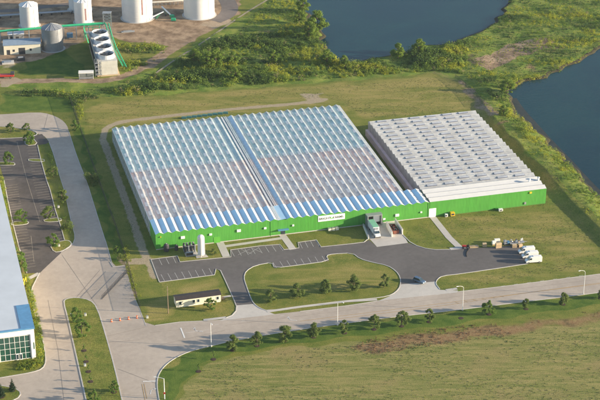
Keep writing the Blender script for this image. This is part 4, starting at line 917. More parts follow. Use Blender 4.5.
# ------------------------------------------------------------------ industrial plant at top left
def cyl_tank(lb, px, py, wpx, h, m_, roofh=1.2, ribs=0, group='white storage tanks', name='storage_tank', stair=False):
    p = P(px, py); d = math.hypot(p.y, CH); r = wpx/2*(p.y*ct+CH*st_)/F
    p = p+Vector((0, r*.9, 0))
    o = thing(name, lb, 'tank', (p.x, p.y, 0), 0, group)
    bb = B(); bb.lathe([(r, 0), (r, h)], seg=48, cap=False); me_ = bb.mesh('shell'); me_.shade_smooth(); mobj('shell', me_, m_, o)
    bb = B(); bb.lathe([(r+.12, h), (r+.12, h+.2), (r*.5, h+.2+roofh*.55), (.25, h+.2+roofh)], seg=24); bb.obj('roof', m_, o)
    bb = B()
    for k in range(12): a = k*math.pi/6; bb.bar((0.3*math.cos(a), .3*math.sin(a), h+roofh+.22), (r*math.cos(a), r*math.sin(a), h+.3), .16, .14)
    bb.obj('roof_ribs', M['grey'] if m_ is not M['tankwhite'] else M['white_metal'], o)
    bb = B()
    for z in np.linspace(h/(ribs+1), h, ribs+1): bb.lathe([(r+.005, z-.06), (r+.06, z-.05), (r+.06, z+.05), (r+.005, z+.06)], seg=48, cap=False)
    bb.obj('ring_seams', m_, o)
    bb = B(); a = -.9
    for s in (-.3, .3): bb.bar((r*math.cos(a)+.3, r*math.sin(a)-.1+s*.8, 0), (r*math.cos(a)+.3, r*math.sin(a)-.1+s*.8, h+1), .08)
    for k in range(int(h/.8)): bb.bar((r*math.cos(a)+.3, r*math.sin(a)-.34, k*.8+.4), (r*math.cos(a)+.3, r*math.sin(a)+.14, k*.8+.4), .05)
    bb.obj('ladder', M['grey'], o)
    bb = B(); bb.lathe([(r+1.0, -.1), (r+1.0, .12)], seg=32); bb.obj('foundation', M['kerb'], o)
    bb = B(); a = -1.15; bb.box(r*math.cos(a)-.45, r*math.cos(a)+.45, r*math.sin(a)-.18, r*math.sin(a)+.2, h*.2, h*.2+h*.55)
    if stair: bb.obj('red_marking_plate', mat('faded_red', (.72, .42, .38)), o)
    return o
cyl_tank('huge white round tank, left of the two largest, right of the cooling tower', 136.5, 22.5, 31, 22, M['tankwhite'], 2.5, 6, stair=True)
cyl_tank('huge white round tank beside the curved plant road, rightmost of the tanks', 198.5, 19.5, 31, 22, M['tankwhite'], 2.5, 6)
cyl_tank('white tank with pale red marking behind the green pipe, near the cooling tower', 82.7, 24.5, 17.5, 12, M['tankwhite'], 1.6, 4, stair=True)
cyl_tank('white tank with conical roof behind the cream shed, leftmost of the tanks', 28.5, 28, 18.5, 11.5, M['tankwhite'], 1.6, 4)
cyl_tank('bluish white tank partly hidden behind the tank with the red marking', 79, 12.5, 22, 13, M['tankwhite'], 1.6, 4)
cyl_tank('grey corrugated steel silo with pale conical roof beside the cream shed', 51.8, 52, 21, 11.5, M['silo'], 2.2, 9, group=None, name='grain_silo')
# shed
def shed(lb, px, py, w_, d_, h_, wallm, roofm, name='shed', wins=(), rz=TH*.6):
    o = yard(name, lb, 'shed', px, py, rz, z=0)
    bb = B(); bb.box(0, w_, 0, d_, 0, h_); bb.obj('wall', wallm, o)
    bb = B(); bb.extr([(-.3, h_+.003), (d_/2, h_+1.1), (d_+.3, h_+.003), (d_+.3, h_+.12), (d_/2, h_+1.25), (-.3, h_+.12)], -.3, w_+.3); bb.v = [(y, x, z) for x, y, z in bb.v]; bb.obj('roof', roofm, o)
    for (x, z, a, c) in wins: bb = B(); bb.box(x, x+a, -.06, -.003, z, z+c); bb.obj('window' if z > .3 else 'door', M['dark'], o)
    return o
shed('cream walled shed with blue grey roof at the left edge of the plant', 4.2, 55, 18.5, 9, 5, M['cream'], mat('blue_grey_tin', (.20, .26, .33), rough=.5), wins=((1.5, 0, 1.6, 2.6), (4.5, 1.5, 1.0, 1.2), (7.5, .0, 3.2, 3.4), (13, 1.6, 1.0, 1.2)))
shed('small dark shed with pale blue roof standing behind the cream shed', 8.5, 41, 8, 4, 3.4, M['grey'], M['bluegrey_roof'], wins=((1, 0, 1.5, 2.4), (4, 1.2, 1.5, 1)))
lt = yard('open_shelter', 'small open shelter with pale flat roof left of the cooling tower foot', 'shelter', 79.2, 79.5, TH*.4)
bb = B(); bb.box(-.2, 7.2, -.2, 3.6, 3.1, 3.35); bb.obj('roof', M['offwhite'], lt)
for x in (0, 6.9):
    for y in (0, 3.3): bb = B(); bb.box(x, x+.15, y, y+.15, 0, 3.1); bb.obj('post', M['white_metal'], lt)
bb = B(); bb.box(0, 7, 3.2, 3.3, 0, 3.1); bb.obj('back_wall', M['galv'], lt); bb = B(); bb.box(.15, 6.9, -.05, 0, .2, 1.2); bb.obj('front_panel', M['galv'], lt)
# cooling tower: box along depth with four fan stacks
c0 = P(98.5, 76); ctw = thing('cooling_tower', 'row of four round fans on a white boxed cooling tower', 'cooling tower', c0, 0)
dirv = (P(88, 38, 0)-c0); ang = math.atan2(dirv.y, dirv.x)-math.pi/2; ctw.rotation_euler = (0, 0, ang)
CW, CD, CHH = 9.6, 44.0, 7.5
bb = B(); bb.box(0, CW, 0, CD, 0, CHH); bb.obj('casing', mat('weathered_grey_casing', (.46, .45, .41), var=.12, scale=.4), ctw, bevel=.05)
bb = B()
for k in range(30): bb.box(-.35, -.003, .6+k*1.45, 1.0+k*1.45, .5, CHH-.8)
bb.obj('louvres', M['dark'], ctw); bb = B(); bb.box(-.55, -.4, 0, CD, CHH-1.2, CHH+.9); bb.obj('side_screen', M['galv'], ctw)
for k in range(4):
    cy = 6+k*10.6; bb = B(); bb.lathe([(4.3, CHH+.003), (4.0, CHH+.9), (3.8, CHH+1.7), (3.95, CHH+2.0), (3.75, CHH+2.0), (3.6, CHH+1.7), (3.6, CHH+.4)], CW/2, cy, 28, cap=False); st = bb.obj('fan_stack', mat('grey_white_stack', (.50, .51, .53), var=.12), ctw, smooth=False)
    bb = B(); bb.lathe([(.6, CHH+1.2), (.6, CHH+1.5)], CW/2, cy, 10)
    for j in range(7): a = j*math.tau/7; bb.bar((CW/2, cy, CHH+1.35), (CW/2+3.4*math.cos(a), cy+3.4*math.sin(a), CHH+1.4), .75, .08)
    bb.obj('fan', M['dark'], st); bb = B(); bb.lathe([(3.65, CHH+.3), (3.65, CHH+.45)], CW/2, cy, 24); bb.obj('fan_deck', M['black'], st)
bb = B()
for k in range(4):
    z = 1+k*2.0; bb.box(-1.5, 1.6, -1.3, -.15, z, z+.1); bb.bar((-1.5, -1.3, z+1), (1.6, -1.3, z+1), .07); bb.bar((-1.4, -.7, z), (1.5, -.7, z+2.0), .3, .1)
for x in (-1.5, 1.6):
    for y in (-1.3, -.2): bb.bar((x, y, 0), (x, y, CHH+1.8), .12)
bb.obj('stair_tower', M['grey'], ctw)
bb = B(); bb.box(-.6, CW+.9, -1.0, CD, 0, .35); bb.obj('base_slab', M['pallet'], ctw)
bb = B()
for k in range(12): bb.bar((CW+.15, .5+k*3.9, CHH), (CW+.15, .5+k*3.9, CHH+1.1), .07)
bb.bar((CW+.15, .5, CHH+1.1), (CW+.15, CD-.5, CHH+1.1), .07); bb.obj('handrail', M['galv'], ctw)
# green pipe on trestles
pr = thing('pipe_rack', 'green pipe carried on grey trestles across the plant yard', 'pipe rack', P(0, 40))
o0 = P(0, 40)
def RP(px, py, z): return P(px, py, z)-o0
pts = [RP(-30, 33, 7.5), RP(0, 31.2, 7.5), RP(30, 28.7, 7.5), RP(60, 26, 7.5), RP(90, 23.9, 7.5), RP(105, 23, 7.5)]
bb = B(); bb.tube(pts, .6, 10); bb.obj('pipe', M['pipegreen'], pr)
for n_, t_ in enumerate((0, .12, .27, .42, .60, .72, .84, .97)):
    a = RP(0, 31.2, 7.5).lerp(RP(105, 23, 7.5), t_); bb = B(); bb.bar((a.x, a.y-1, -o0.z), (a.x, a.y-1, 6.9), .25); bb.bar((a.x, a.y+1, 0), (a.x, a.y+1, 6.9), .25); bb.bar((a.x, a.y-1.3, 6.6), (a.x, a.y+1.3, 6.6), .25); bb.bar((a.x, a.y-1, 1), (a.x, a.y+1, 6), .12); bb.obj('trestle', M['galv'], pr)
bb = B(); q0 = RP(-30, 34, 6.7); q1 = RP(105, 24, 6.7); bb.bar(q0, q1, 1.2, .15); bb.obj('walkway', M['galv'], pr)
for zz, lb2, m_, pa in ((0, 'green inclined pipe frame running down beside the cooling tower', 'pipegreen', [(105.5, 23.5, 7.5), (109, 36, 6.3), (113, 47, 5.2), (118, 57, 3.5), (123, 66.5, 1.0)]),):
    o1 = thing('inclined_conveyor', lb2, 'conveyor', P(123, 68)); ob_ = P(123, 68)
    W3 = [P(*p)-ob_ for p in pa]; off = Vector((1.6, 0, 0))
    bb = B(); bb.tube([w_ for w_ in W3], .3, 8); bb.tube([w_+off for w_ in W3], .3, 8)
    for a, c in zip(W3[:-1], W3[1:]):
        for j in range(4): q_ = a.lerp(c, j/4); q2 = a.lerp(c, (j+.5)/4); bb.bar(q_, q2+off, .14); bb.bar(q2+off, a.lerp(c, (j+1)/4), .14)
    bb.obj('lattice', M['pipegreen'], o1); bb = B()
    for w_ in W3[1:]: bb.bar((w_.x-.5, w_.y, 0), (w_.x, w_.y, w_.z), .2); bb.bar((w_.x+2.1, w_.y, 0), (w_.x+1.6, w_.y, w_.z), .2)
    bb.obj('support', M['galv'], o1)
gt = yard('pipe_gantry', 'green steel gantry and stair at the far end of the cooling tower', 'gantry', 84.5, 40, 0)
bb = B()
for x in (0, 4.5, 8):
    for y in (0, 3): bb.bar((x, y, 0), (x, y, 7), .22)
for z in (3.5, 7): bb.bar((0, 0, z), (8, 0, z), .22); bb.bar((0, 3, z), (8, 3, z), .22); bb.bar((0, 0, z), (0, 3, z), .22); bb.bar((8, 0, z), (8, 3, z), .22)
bb.bar((0, -.2, 7), (2.6, -4.5, 0), .5, .12); bb.obj('frame', M['pipegreen'], gt)
bb = B(); bb.box(.1, 7.9, .1, 2.9, 3.6, 3.75); bb.obj('platform', M['galv'], gt)
fq = yard('lattice_tower', 'grey lattice screen tower standing behind the row of fans', 'tower', 104, 37, 0)
bb = B()
for x in (0, 4): 
    for y in (0, 3): bb.bar((x, y, 0), (x, y, 13), .18)
for k in range(8): z = 1+k*1.6; bb.bar((0, 0, z), (4, 0, z+1.5), .1); bb.bar((4, 0, z), (0, 0, z+1.5), .1); bb.bar((0, 0, z), (4, 0, z), .1); bb.bar((0, 3, z), (4, 3, z), .1); bb.bar((0, 0, z), (0, 3, z), .1)
bb.obj('lattice', M['galv'], fq); bb = B(); bb.box(-.3, 4.3, -.3, 3.3, 12.9, 13.05); bb.obj('platform', M['grey'], fq)
def conveyor(lb, px, py, rz, ln_):
    o = yard('mobile_conveyor', lb, 'conveyor', px, py, rz, 'mobile conveyors near the large tanks')
    bb = B(); bb.bar((-ln_/2, 0, .8), (ln_/2, 0, 4.0), .8, .35); bb.obj('belt_frame', M['signwhite'], o)
    bb = B(); bb.bar((0, -.7, .4), (ln_*.25, -.5, 3.1), .14); bb.bar((0, .7, .4), (ln_*.25, .5, 3.1), .14); bb.box(-ln_/2-1, -ln_/2+.9, -.9, .9, .4, 1.6); bb.obj('undercarriage', M['pipegreen'], o); wheels(o, (0,), .9, .45, .25)
conveyor('white and green mobile conveyor leaning up beside the left large tank', 156, 19.5, .35, 9); conveyor('white and green mobile conveyor between the two large tanks', 167, 15.5, 2.3, 9)
crate_stack('generator', 'small green generator on the bare earth between the large tanks', 'generator', 173.5, 21, [(0, 0, .4, 2.4, 1.3, 1.2, 'pipegreen', 'housing'), (0, 0, .1, 2.8, 1.4, .3, 'dark', 'skid')], 0)
pb = thing('pipe_bridge', 'low row of railing and pipes between the two large tanks', 'pipe rack', P(150, 5)); ob_ = P(150, 5)
a = P(150, 6)-ob_; c = P(186, 4)-ob_; bb = B(); bb.bar(a+Vector((0, 0, 2.2)), c+Vector((0, 0, 2.2)), .5, .5); bb.bar(a+Vector((0, 1, 1.6)), c+Vector((0, 1, 1.6)), .3, .3); bb.obj('pipe', M['offwhite'], pb); bb = B()
for k in range(10): q_ = a.lerp(c, k/9); bb = B(); bb.bar((q_.x, q_.y, 0), (q_.x, q_.y, 2.2), .3); bb.obj('post', M['grey'], pb)
rt = yard('tank_trailer', 'red trailer standing on pale gravel at the left edge', 'trailer', 4, 78, .1)
bb = B(); bb.box(-5, 5, -1.2, 1.2, 1.0, 1.9); bb.obj('bed', M['red'], rt, bevel=.1); bb = B(); bb.box(3.4, 5.2, -1.2, 1.2, 1.9, 3.0); bb.obj('cab', M['dark'], rt, bevel=.1); wheels(rt, (-3.5, -2.3, 3.2), 1.0, .5, .3)
for i, (px, py, lb) in enumerate(((213, 108.8, 'a'), )):
    pass
gp = thing('ground_pipe', 'long grey pipe run on low supports behind the leftmost white tank', 'pipe', P(-10, 19)); og = P(-10, 19)
a = P(-10, 19)-og+Vector((0, 0, 1.4)); c = P(72, 13.5)-og+Vector((0, 0, 1.4)); bb = B(); bb.tube([a, a.lerp(c, .5), c], .45, 8); bb.tube([a+Vector((0, 1.3, 0)), c+Vector((0, 1.3, 0))], .3, 8); bb.obj('pipe', M['galv'], gp)
for k in range(9): q_ = a.lerp(c, k/8); bb = B(); bb.box(q_.x-.2, q_.x+.2, q_.y-.5, q_.y+1.8, 0, 1.0); bb.obj('support', M['dark'], gp)
for lb, px, py, w_, d_, h_, m_ in (('flat grey slab on the bare earth right of the lattice tower', 128, 32, 7, 1.6, .5, 'grey'), ('pale low pallet of material below the cream shed', 8, 63, 6, 4, .7, 'kerb'), ('dark skip below the right end of the cream shed', 21, 60, 4, 2.4, 1.4, 'dark'), ('blue grey machine block under the green pipe beside the silo', 70, 37, 3, 2, 2.2, 'bluetrim')):
    o = yard('yard_item', lb, 'yard item', px, py, .2, z=0); bb = B(); bb.box(-w_/2, w_/2, -d_/2, d_/2, 0, h_); bb.obj('base_block', M[m_], o, bevel=.08); bb = B(); bb.box(-w_*.35, w_*.3, -d_*.3, d_*.3, h_, h_+.35); bb.obj('top_plate', M['galv'], o, bevel=.05)
cp_ = thing('plastic_crate_row', 'row of small blue green crates beside the track behind the large greenhouse', 'crates', P(182, 119)); ob_ = P(182, 119)
for k in range(9):
    q_ = P(184+k*5.2, 118.6-k*.62)-ob_; bb = B(); bb.box(q_.x-1.1, q_.x+1.1, q_.y-.5, q_.y+.5, 0, .9); bb.obj('crate', mat('teal_crate', (.05, .16, .17)) if k == 0 else bpy.data.materials['teal_crate'], cp_)
# ------------------------------------------------------------------ VEGETATION
def leaf_cloud(centers, radii, n, size, squash=.85, up=.45):
    """small leaf clumps spread through the volume and shell of several lobes"""
    centers = np.array(centers); radii = np.array(radii)
    pr_ = radii**2; k = rng.choice(len(radii), n, p=pr_/pr_.sum())
    d = rng.normal(size=(n, 3)); d /= np.linalg.norm(d, axis=1)[:, None]
    rr = radii[k]*(rng.random(n)**.35)*rng.uniform(.8, 1.12, n)
    c = centers[k]+d*rr[:, None]*np.array([1, 1, squash])
    nrm = d+rng.normal(size=(n, 3))*.55+np.array([0, 0, up]); nrm /= np.linalg.norm(nrm, axis=1)[:, None]
    t = np.cross(nrm, rng.normal(size=(n, 3))); t /= np.linalg.norm(t, axis=1)[:, None]; b = np.cross(nrm, t)
    s = size*rng.uniform(.6, 1.3, n)[:, None]
    v = np.stack([c-t*s-b*s*.6, c+t*s*.9-b*s*.5, c+t*s+b*s*.6, c-t*s*.7+b*s*.7], 1)
    return v.reshape(-1, 3)
def cloud_mesh(name, v, m_, tint=None):
    qd = np.arange(len(v)).reshape(-1, 4); me = np_mesh(name, v, qd)
    me.materials.append(m_)
    if tint is not None:
        a = me.attributes.new('tint', 'FLOAT', 'POINT'); a.data.foreach_set('value', np.asarray(tint, np.float32))
    return me
def make_tree_meshes(kind, m_):
    H_ = 6.0
    if kind in ('round', 'loose'):
        cs = []; rs = []; big = kind == 'round'; lean = random.uniform(0, math.tau)
        for _ in range(30 if big else 26):
            a = random.uniform(0, math.tau); t = random.random(); z = .65+t*4.1
            R_ = (1.95 if big else 2.05)*math.sin(math.pi*(.18+.80*t))**.8*random.uniform(.45, 1.0)
            cs.append((R_*math.cos(a)+.2*math.cos(lean)*t, R_*math.sin(a)+.2*math.sin(lean)*t, z)); rs.append(random.uniform(.38, .85) if big else random.uniform(.32, .68))
        v = leaf_cloud(cs, rs, 6000 if big else 4600, .10)
    elif kind == 'cone':
        cs = []; rs = []
        for k in range(26):
            z = .6+k*.2; R_ = 1.5*(1-z/6.2); a = k*2.4; cs.append((R_*.6*math.cos(a), R_*.6*math.sin(a), z)); rs.append(max(.18, R_*.65))
        v = leaf_cloud(cs, rs, 2200, .11, .6)
    elif kind == 'small':
        cs = []; rs = []
        for _ in range(7):
            a = random.uniform(0, math.tau); z = random.uniform(1.8, 4.6); r = random.uniform(0, .6)
            cs.append((r*math.cos(a), r*math.sin(a), z)); rs.append(random.uniform(.35, .6))
        v = leaf_cloud(cs, rs, 420, .12)
    elif kind == 'shrub':
        cs = [(random.uniform(-2, 2), random.uniform(-2, 2), random.uniform(.9, 3.2)) for _ in range(10)]; rs = [random.uniform(.8, 1.5) for _ in range(10)]
        v = leaf_cloud(cs, rs, 2000, .15)
    cm = cloud_mesh('crown', v, m_)
    tb = B(); th_ = 4.6 if kind != 'shrub' else 2.2
    tb.tube([(0, 0, -.1), (.04, .02, 1.5), (-.03, .05, th_*.6), (0, 0, th_)], .13 if kind != 'small' else .07, 7, .03)
    for j in range(6):
        a = j*1.15; z0 = 1.5+j*.35; tb.tube([(0, 0, z0), (.8*math.cos(a), .8*math.sin(a), z0+.8), (1.35*math.cos(a), 1.35*math.sin(a), z0+1.5)], .05, 5, .015)
    tm = tb.mesh('trunk'); tm.materials.append(M['trunk'])
    return cm, tm
TM = {}
for kind, mm_, n in (('round', 'leaf', 4), ('loose', 'leaf', 3), ('loose_b', 'leaf_bright', 3), ('round_b', 'leaf_bright', 2), ('cone', 'leaf_dark', 2), ('small', 'leaf_bright', 3), ('shrub', 'leaf', 3), ('round_m', 'leaf_marsh', 3)):
    TM[kind] = [make_tree_meshes(kind.split('_')[0], M[mm_]) for _ in range(n)]
tcount = 0
def tree(kind, px, py, h, lb, group, name='broadleaf_tree', w=1.0, mulch=False, cat='tree', z=0.):
    global tcount; tcount += 1
    p = P(px, py); zz = float(gh(p.x, p.y))+z
    o = thing(name, lb, cat, (p.x, p.y, zz), random.uniform(0, 6.28), group)
    s = h/5.6*1.06*random.uniform(.93, 1.08); w = w*random.uniform(.98, 1.16); o.scale = (s*w*random.uniform(.93, 1.07), s*w, s)
    cm, tm = TM[kind][tcount % len(TM[kind])]
    for n_, me_ in (('crown', cm), ('trunk', tm)):
        q_ = bpy.data.objects.new(n_, me_); C.objects.link(q_); q_.parent = o
    if mulch:
        bb = B(); bb.lathe([(1.0, z+.012), (.8, z+.05)], seg=14); mq = bb.obj('mulch_ring', M['mulch']); mq.location = (p.x, p.y, float(gh(p.x, p.y))+.02); mq['kind'] = 'structure'
    return o
G = 'trees in a row along the road verge'
for k, px, py, h, lb in (
    ('small', 198.5, 371.5, 3.4, 'thin sapling with sparse leaves on the verge, farthest down the bend'), ('small', 213.5, 359.5, 4.2, 'small sapling on the verge just below the lamp at the bend'),
    ('round', 232.8, 350.5, 6.2, 'dark rounded verge tree, first full sized one right of the lamp at the bend'), ('round', 257, 346, 6.4, 'rounded verge tree opposite the left driveway, second after the bend'), ('round', 285, 341, 6.4, 'broad rounded verge tree in front of the oval island, third after the bend'),
    ('round', 313.5, 337.3, 6.2, 'dark verge tree left of the second street lamp'), ('loose', 344.5, 333.2, 6.0, 'verge tree just right of the second street lamp'), ('loose', 374, 329.5, 6.4, 'wide loose verge tree above the left end of the red earth patch'),
    ('loose', 401.5, 326.3, 6.4, 'loose verge tree opposite the right end of the oval island'), ('loose', 429.3, 322, 6.0, 'loose verge tree in line with the driveway of the silver car'), ('loose_b', 489, 314.5, 5.8, 'bright loose verge tree right of the third street lamp'),
    ('round', 526, 309, 4.4, 'small round dark verge tree, first of the ball shaped ones at the right'), ('round', 563, 304.5, 5.2, 'round dark verge tree left of the rightmost street lamp'), ('round', 601, 298.5, 5.0, 'round verge tree cut by the right edge of the picture')):
    tree(k, px, py, h, lb, G, w=.95 if h > 5 else .8, mulch=True)
b_ = B()
bb = B(); bb.lathe([(1.0, .012), (.8, .05)], seg=14); mq = bb.obj('mulch_ring', M['mulch']); mq.location = P(461, 318.2); mq['kind'] = 'structure'
G = 'trees on the oval lawn island'
for k, px, py, h, lb in (('round', 271, 302, 6.0, 'leftmost tree on the oval lawn island'), ('round', 297.5, 297.3, 6.2, 'second tree from the left on the oval lawn island'), ('round', 325.5, 294, 6.4, 'middle tree of the five on the oval lawn island'), ('round', 354, 290.5, 6.8, 'second tree from the right on the oval lawn island'), ('loose', 384, 287.5, 6.6, 'lighter rightmost tree on the oval lawn island')):
    tree(k, px, py, h, lb, G, w=.95, z=.0)
G = 'trees around the left parking lot'
for k, px, py, h, lb in (('loose', 10.5, 133, 5.0, 'tree on the lawn strip above the parking lot, left of two'), ('loose', 27, 131, 4.0, 'small tree on the tip of the lawn strip above the parking lot'), ('loose_b', 29, 143.5, 6.5, 'bright tree on the corner island at the top of the parking lot'), ('loose_b', 8, 163.5, 6.2, 'tree on the upper left island of the parking lot'),
    ('loose', 53.5, 177, 6.0, 'tree on the grass strip between upper parking lot and road'), ('loose', 62.5, 202.5, 6.6, 'tree on the grass strip beside the road bulge, halfway down the lot'), ('loose_b', 22, 222, 6.2, 'tree on the lower left island of the parking lot'), ('loose', 49, 219, 6.6, 'tree on the lower right island of the parking lot'), ('shrub', 67, 229, 4.6, 'dense dark shrub tree on the strip just below the lower right island'),
    ('loose_b', 54, 247, 6.2, 'tree on the bottom corner island of the parking lot'), ('loose_b', 16.5, 262, 6.6, 'bright tree beside the office building, upper of two touching ones'), ('loose_b', 22.5, 272, 6.8, 'bright tree beside the office building, lower of two touching ones')):
    tree(k, px, py, h, lb, G, w=1.05)
G = 'trees on the grass strip left of the greenhouse'
for k, px, py, h, lb in (('shrub', 92.5, 183, 6.2, 'large dark tree on the shaded strip left of the greenhouse'), ('loose_b', 75, 131, 6.0, 'bright tree at the top corner of the shaded strip beside the fence'), ('small', 113.5, 242, 3.0, 'thin sapling at the lower part of the shaded strip'), ('loose_b', 116.5, 253, 3.6, 'round bush at the bottom of the shaded strip, upper of two'), ('loose', 119.5, 260, 3.0, 'round bush at the bottom of the shaded strip, lower of two')):
    tree(k, px, py, h, lb, G)
G = 'trees and saplings on the long median'
for k, px, py, h, lb in (('loose_b', 77.5, 321.5, 6.6, 'bright green tree at the top of the median, upper one'), ('loose_b', 82, 336, 7.4, 'bright green tree on the median just below the upper one'), ('small', 84, 351, 3.0, 'thin sapling on the median, first below the bright trees'), ('small', 86, 362, 3.0, 'thin sapling on the median beside the lower utility box'), ('small', 88.3, 372, 3.0, 'thin sapling on the median, third below the bright trees'),
    ('small', 90.5, 382, 3.0, 'thin sapling on the median, fourth below the bright trees'), ('loose_b', 114, 392.5, 4.6, 'small bright tree on the right side of the median near the bottom'), ('loose_b', 95, 402, 5.0, 'small bright tree at the bottom edge on the left side of the median')):
    tree(k, px, py, h, lb, G, z=.1, mulch=True)
tree('cone', 12.5, 391, 4.6, 'dark conifer on the small round island at the bottom left, right one', 'conifers on the small island', 'conifer', z=.1, mulch=True); tree('cone', 1.5, 397.5, 4.6, 'dark conifer on the small round island, cut by the left edge', 'conifers on the small island', 'conifer', z=.1, mulch=True)
tree('loose_b', 210.5, 309.3, 5.0, 'bright young tree in front of the cream mobile office', None)
for px, py, lb in ((213, 251.5, 'dark shrub on the lawn right of the white tank, upper'), (215, 254.5, 'dark shrub on the lawn right of the white tank, lower')): tree('shrub', px, py, 1.6, lb, 'shrubs beside the white tank', 'shrub', cat='shrub')
G = 'taller trees at the lake shore and in the marsh'
for k, px, py, h, lb in (('round_m', 317, 31, 11, 'large tree at the left shore bulge of the far lake'), ('round_m', 309, 38, 9, 'tree just left of the large shore tree of the far lake'), ('round_m', 303, 12, 8, 'tree high up on the left shore of the far lake'), ('round_m', 327, 64, 8, 'tree on the shore at the bottom left corner of the far lake'), ('round_m', 299, 24, 8, 'tree on the left shore between the highest and the bulging ones'),
    ('round_m', 398, 58, 8, 'tree on the near shore of the far lake, left of the middle pair'), ('round_m', 419, 53, 7, 'tree on the near shore of the far lake, right of the middle pair'), ('round_m', 507, 93, 7.5, 'lone round tree at the corner of the right lake'), ('round_m', 208, 68, 9, 'broad tree in the thicket near the diagonal track'), ('round_m', 216, 66, 10, 'tall tree in the middle of the thicket left of centre'),
    ('round_m', 194, 62, 8, 'tree in the thicket closest to the diagonal track'), ('round_m', 233, 64, 7, 'small tree at the right side of the thicket'), ('round_m', 273, 62, 7, 'tree in the marsh halfway between thicket and lake'), ('round_m', 345, 66, 6, 'bushy tree beside the lower tip of the far lake'), ('round_m', 236, 80, 6, 'tree at the lower edge of the marsh above the yellow field'),
    ('round_m', 503, 118, 5, 'small tree on the bank right of the wire fence')):
    tree(k, px, py, h, lb, G, w=1.1, name='marsh_tree')
# ---- undergrowth: uncountable shrubs, reeds and weeds
KEEP = [P2(*p) for p in ((156, 73), (176, 59), (205, 41), (232, 22), (250, 10), (272, -3), (290, -14))]
def scatter(name, polys, dens, hfun, n_leaf, size, m_, tintf, keep=None, kind='stuff'):
    allv = []; allt = []
    for poly_px in polys:
        poly = [P2(*p) for p in poly_px]; xs_ = [p[0] for p in poly]; ys_ = [p[1] for p in poly]
        n = int((max(xs_)-min(xs_))*(max(ys_)-min(ys_))*dens)
        X = rng.uniform(min(xs_), max(xs_), n); Y = rng.uniform(min(ys_), max(ys_), n)
        ok = inpoly(X, Y, poly); X = X[ok]; Y = Y[ok]
        zz = gh(X, Y); ok = (zz > -.75) & (segdist(X, Y, KEEP) > 2.0); X = X[ok]; Y = Y[ok]; zz = zz[ok]
        nz = np.array([mnoise.fractal(Vector((x*.035, y*.055, 3.1)), .9, 2, 3) for x, y in zip(X, Y)])
        nz2 = np.array([mnoise.fractal(Vector((x*.05, y*.08, 9.7)), .9, 2, 3) for x, y in zip(X, Y)])
        hh, ok = hfun(nz, rng.random(len(X))); X, Y, zz, nz, nz2, hh = [a[ok] for a in (X, Y, zz, nz, nz2, hh)]
        nb = len(X); L_ = n_leaf
        d = rng.normal(size=(nb, L_, 3)); d /= np.linalg.norm(d, axis=2)[..., None]; d[..., 2] = np.abs(d[..., 2])
        rad = hh*rng.uniform(.5, .8, nb)
        c = np.stack([X, Y, zz], 1)[:, None, :]+d*np.stack([rad, rad, hh], 1)[:, None, :]*(rng.random((nb, L_, 1))**.4)*rng.uniform(.75, 1.15, (nb, L_, 1))
        nr = d+rng.normal(size=d.shape)*.5+np.array([0, 0, .35]); nr /= np.linalg.norm(nr, axis=2)[..., None]
        t = np.cross(nr, rng.normal(size=d.shape)); t /= np.linalg.norm(t, axis=2)[..., None]; b = np.cross(nr, t)
        s = (size*np.clip(hh/2.2, .5, 1.5))[:, None, None]*rng.uniform(.6, 1.3, (nb, L_, 1))
        v = np.stack([c-t*s-b*s*.6, c+t*s*.9-b*s*.5, c+t*s+b*s*.6, c-t*s*.7+b*s*.7], 2).reshape(-1, 3)
        allv.append(v); allt.append(np.repeat(tintf(nz2, rng.random(nb)), L_*4))
    v = np.concatenate(allv); t = np.concatenate(allt)
    o = bpy.data.objects.new(name, cloud_mesh(name, v, m_, t)); C.objects.link(o); o['kind'] = kind; return o
WOODS = [[(150, 92), (150, 74), (175, 62), (192, 48), (235, 36), (290, 30), (322, 40), (340, 66), (420, 50), (452, 44), (472, 40), (462, 74), (430, 71), (380, 75), (300, 81), (220, 87)]]
UP = [[(236, 34), (262, 6), (278, -14), (299, -14), (306, 14), (322, 38), (290, 32)], [(452, 44), (470, 39), (492, 25), (505, 14), (512, -12), (700, -40), (640, 30), (600, 52), (562, 73), (537, 83), (512, 90), (480, 88), (462, 74)]]
STRIP = [[(484, 90), (508, 96), (513, 105), (532, 129), (562, 156), (584, 181), (604, 201), (640, 236), (640, 256), (600, 216), (574, 190), (552, 166), (528, 142), (508, 122), (494, 104)]]
STRIP2 = [[(470, 86), (484, 92), (500, 112), (524, 138), (550, 166), (576, 196), (606, 222), (640, 250), (640, 268), (600, 230), (567, 198), (540, 167), (519, 146), (505, 132), (487, 113)]]
scatter_later = STRIP2
LEFTM = [[(60, 94), (100, 86), (150, 76), (150, 94), (110, 97), (84, 102), (76, 112)], [(105, 48), (118, 44), (150, 44), (168, 50), (150, 64), (128, 73), (112, 60)], [(20, 92), (60, 90), (70, 96), (20, 97)]]
def th_(v, s): return np.clip(v*s, 0, 1)
scatter('undergrowth', WOODS, .36, lambda n, r: (np.clip(1.3+n*2.2+r*1.3, .35, 4.5), r < 2), 66, .20, M['leaf_marsh'], lambda n, r: np.where(r > .96, -1, np.clip(n*2.2-.1+(r-.5)*.8, -.5, .8)))
scatter('marsh_scrub', UP, .5, lambda n, r: (np.clip(.5+n*1.7+r*.7, .22, 2.6), r < 2), 34, .20, M['leaf_marsh'], lambda n, r: np.where(r > .93, -1, np.clip(n*2.2+.15+(r-.5)*.9, -.9, .9)))
scatter('bank_scrub', STRIP, .6, lambda n, r: (np.clip(.9+n*1.3+r*.9, .25, 2.4), (n > -.5) | (r < .5)), 30, .22, M['leaf_marsh'], lambda n, r: np.where(r > .93, -1, np.clip(n*2.0+.25+(r-.5)*.9, -.9, .9)))
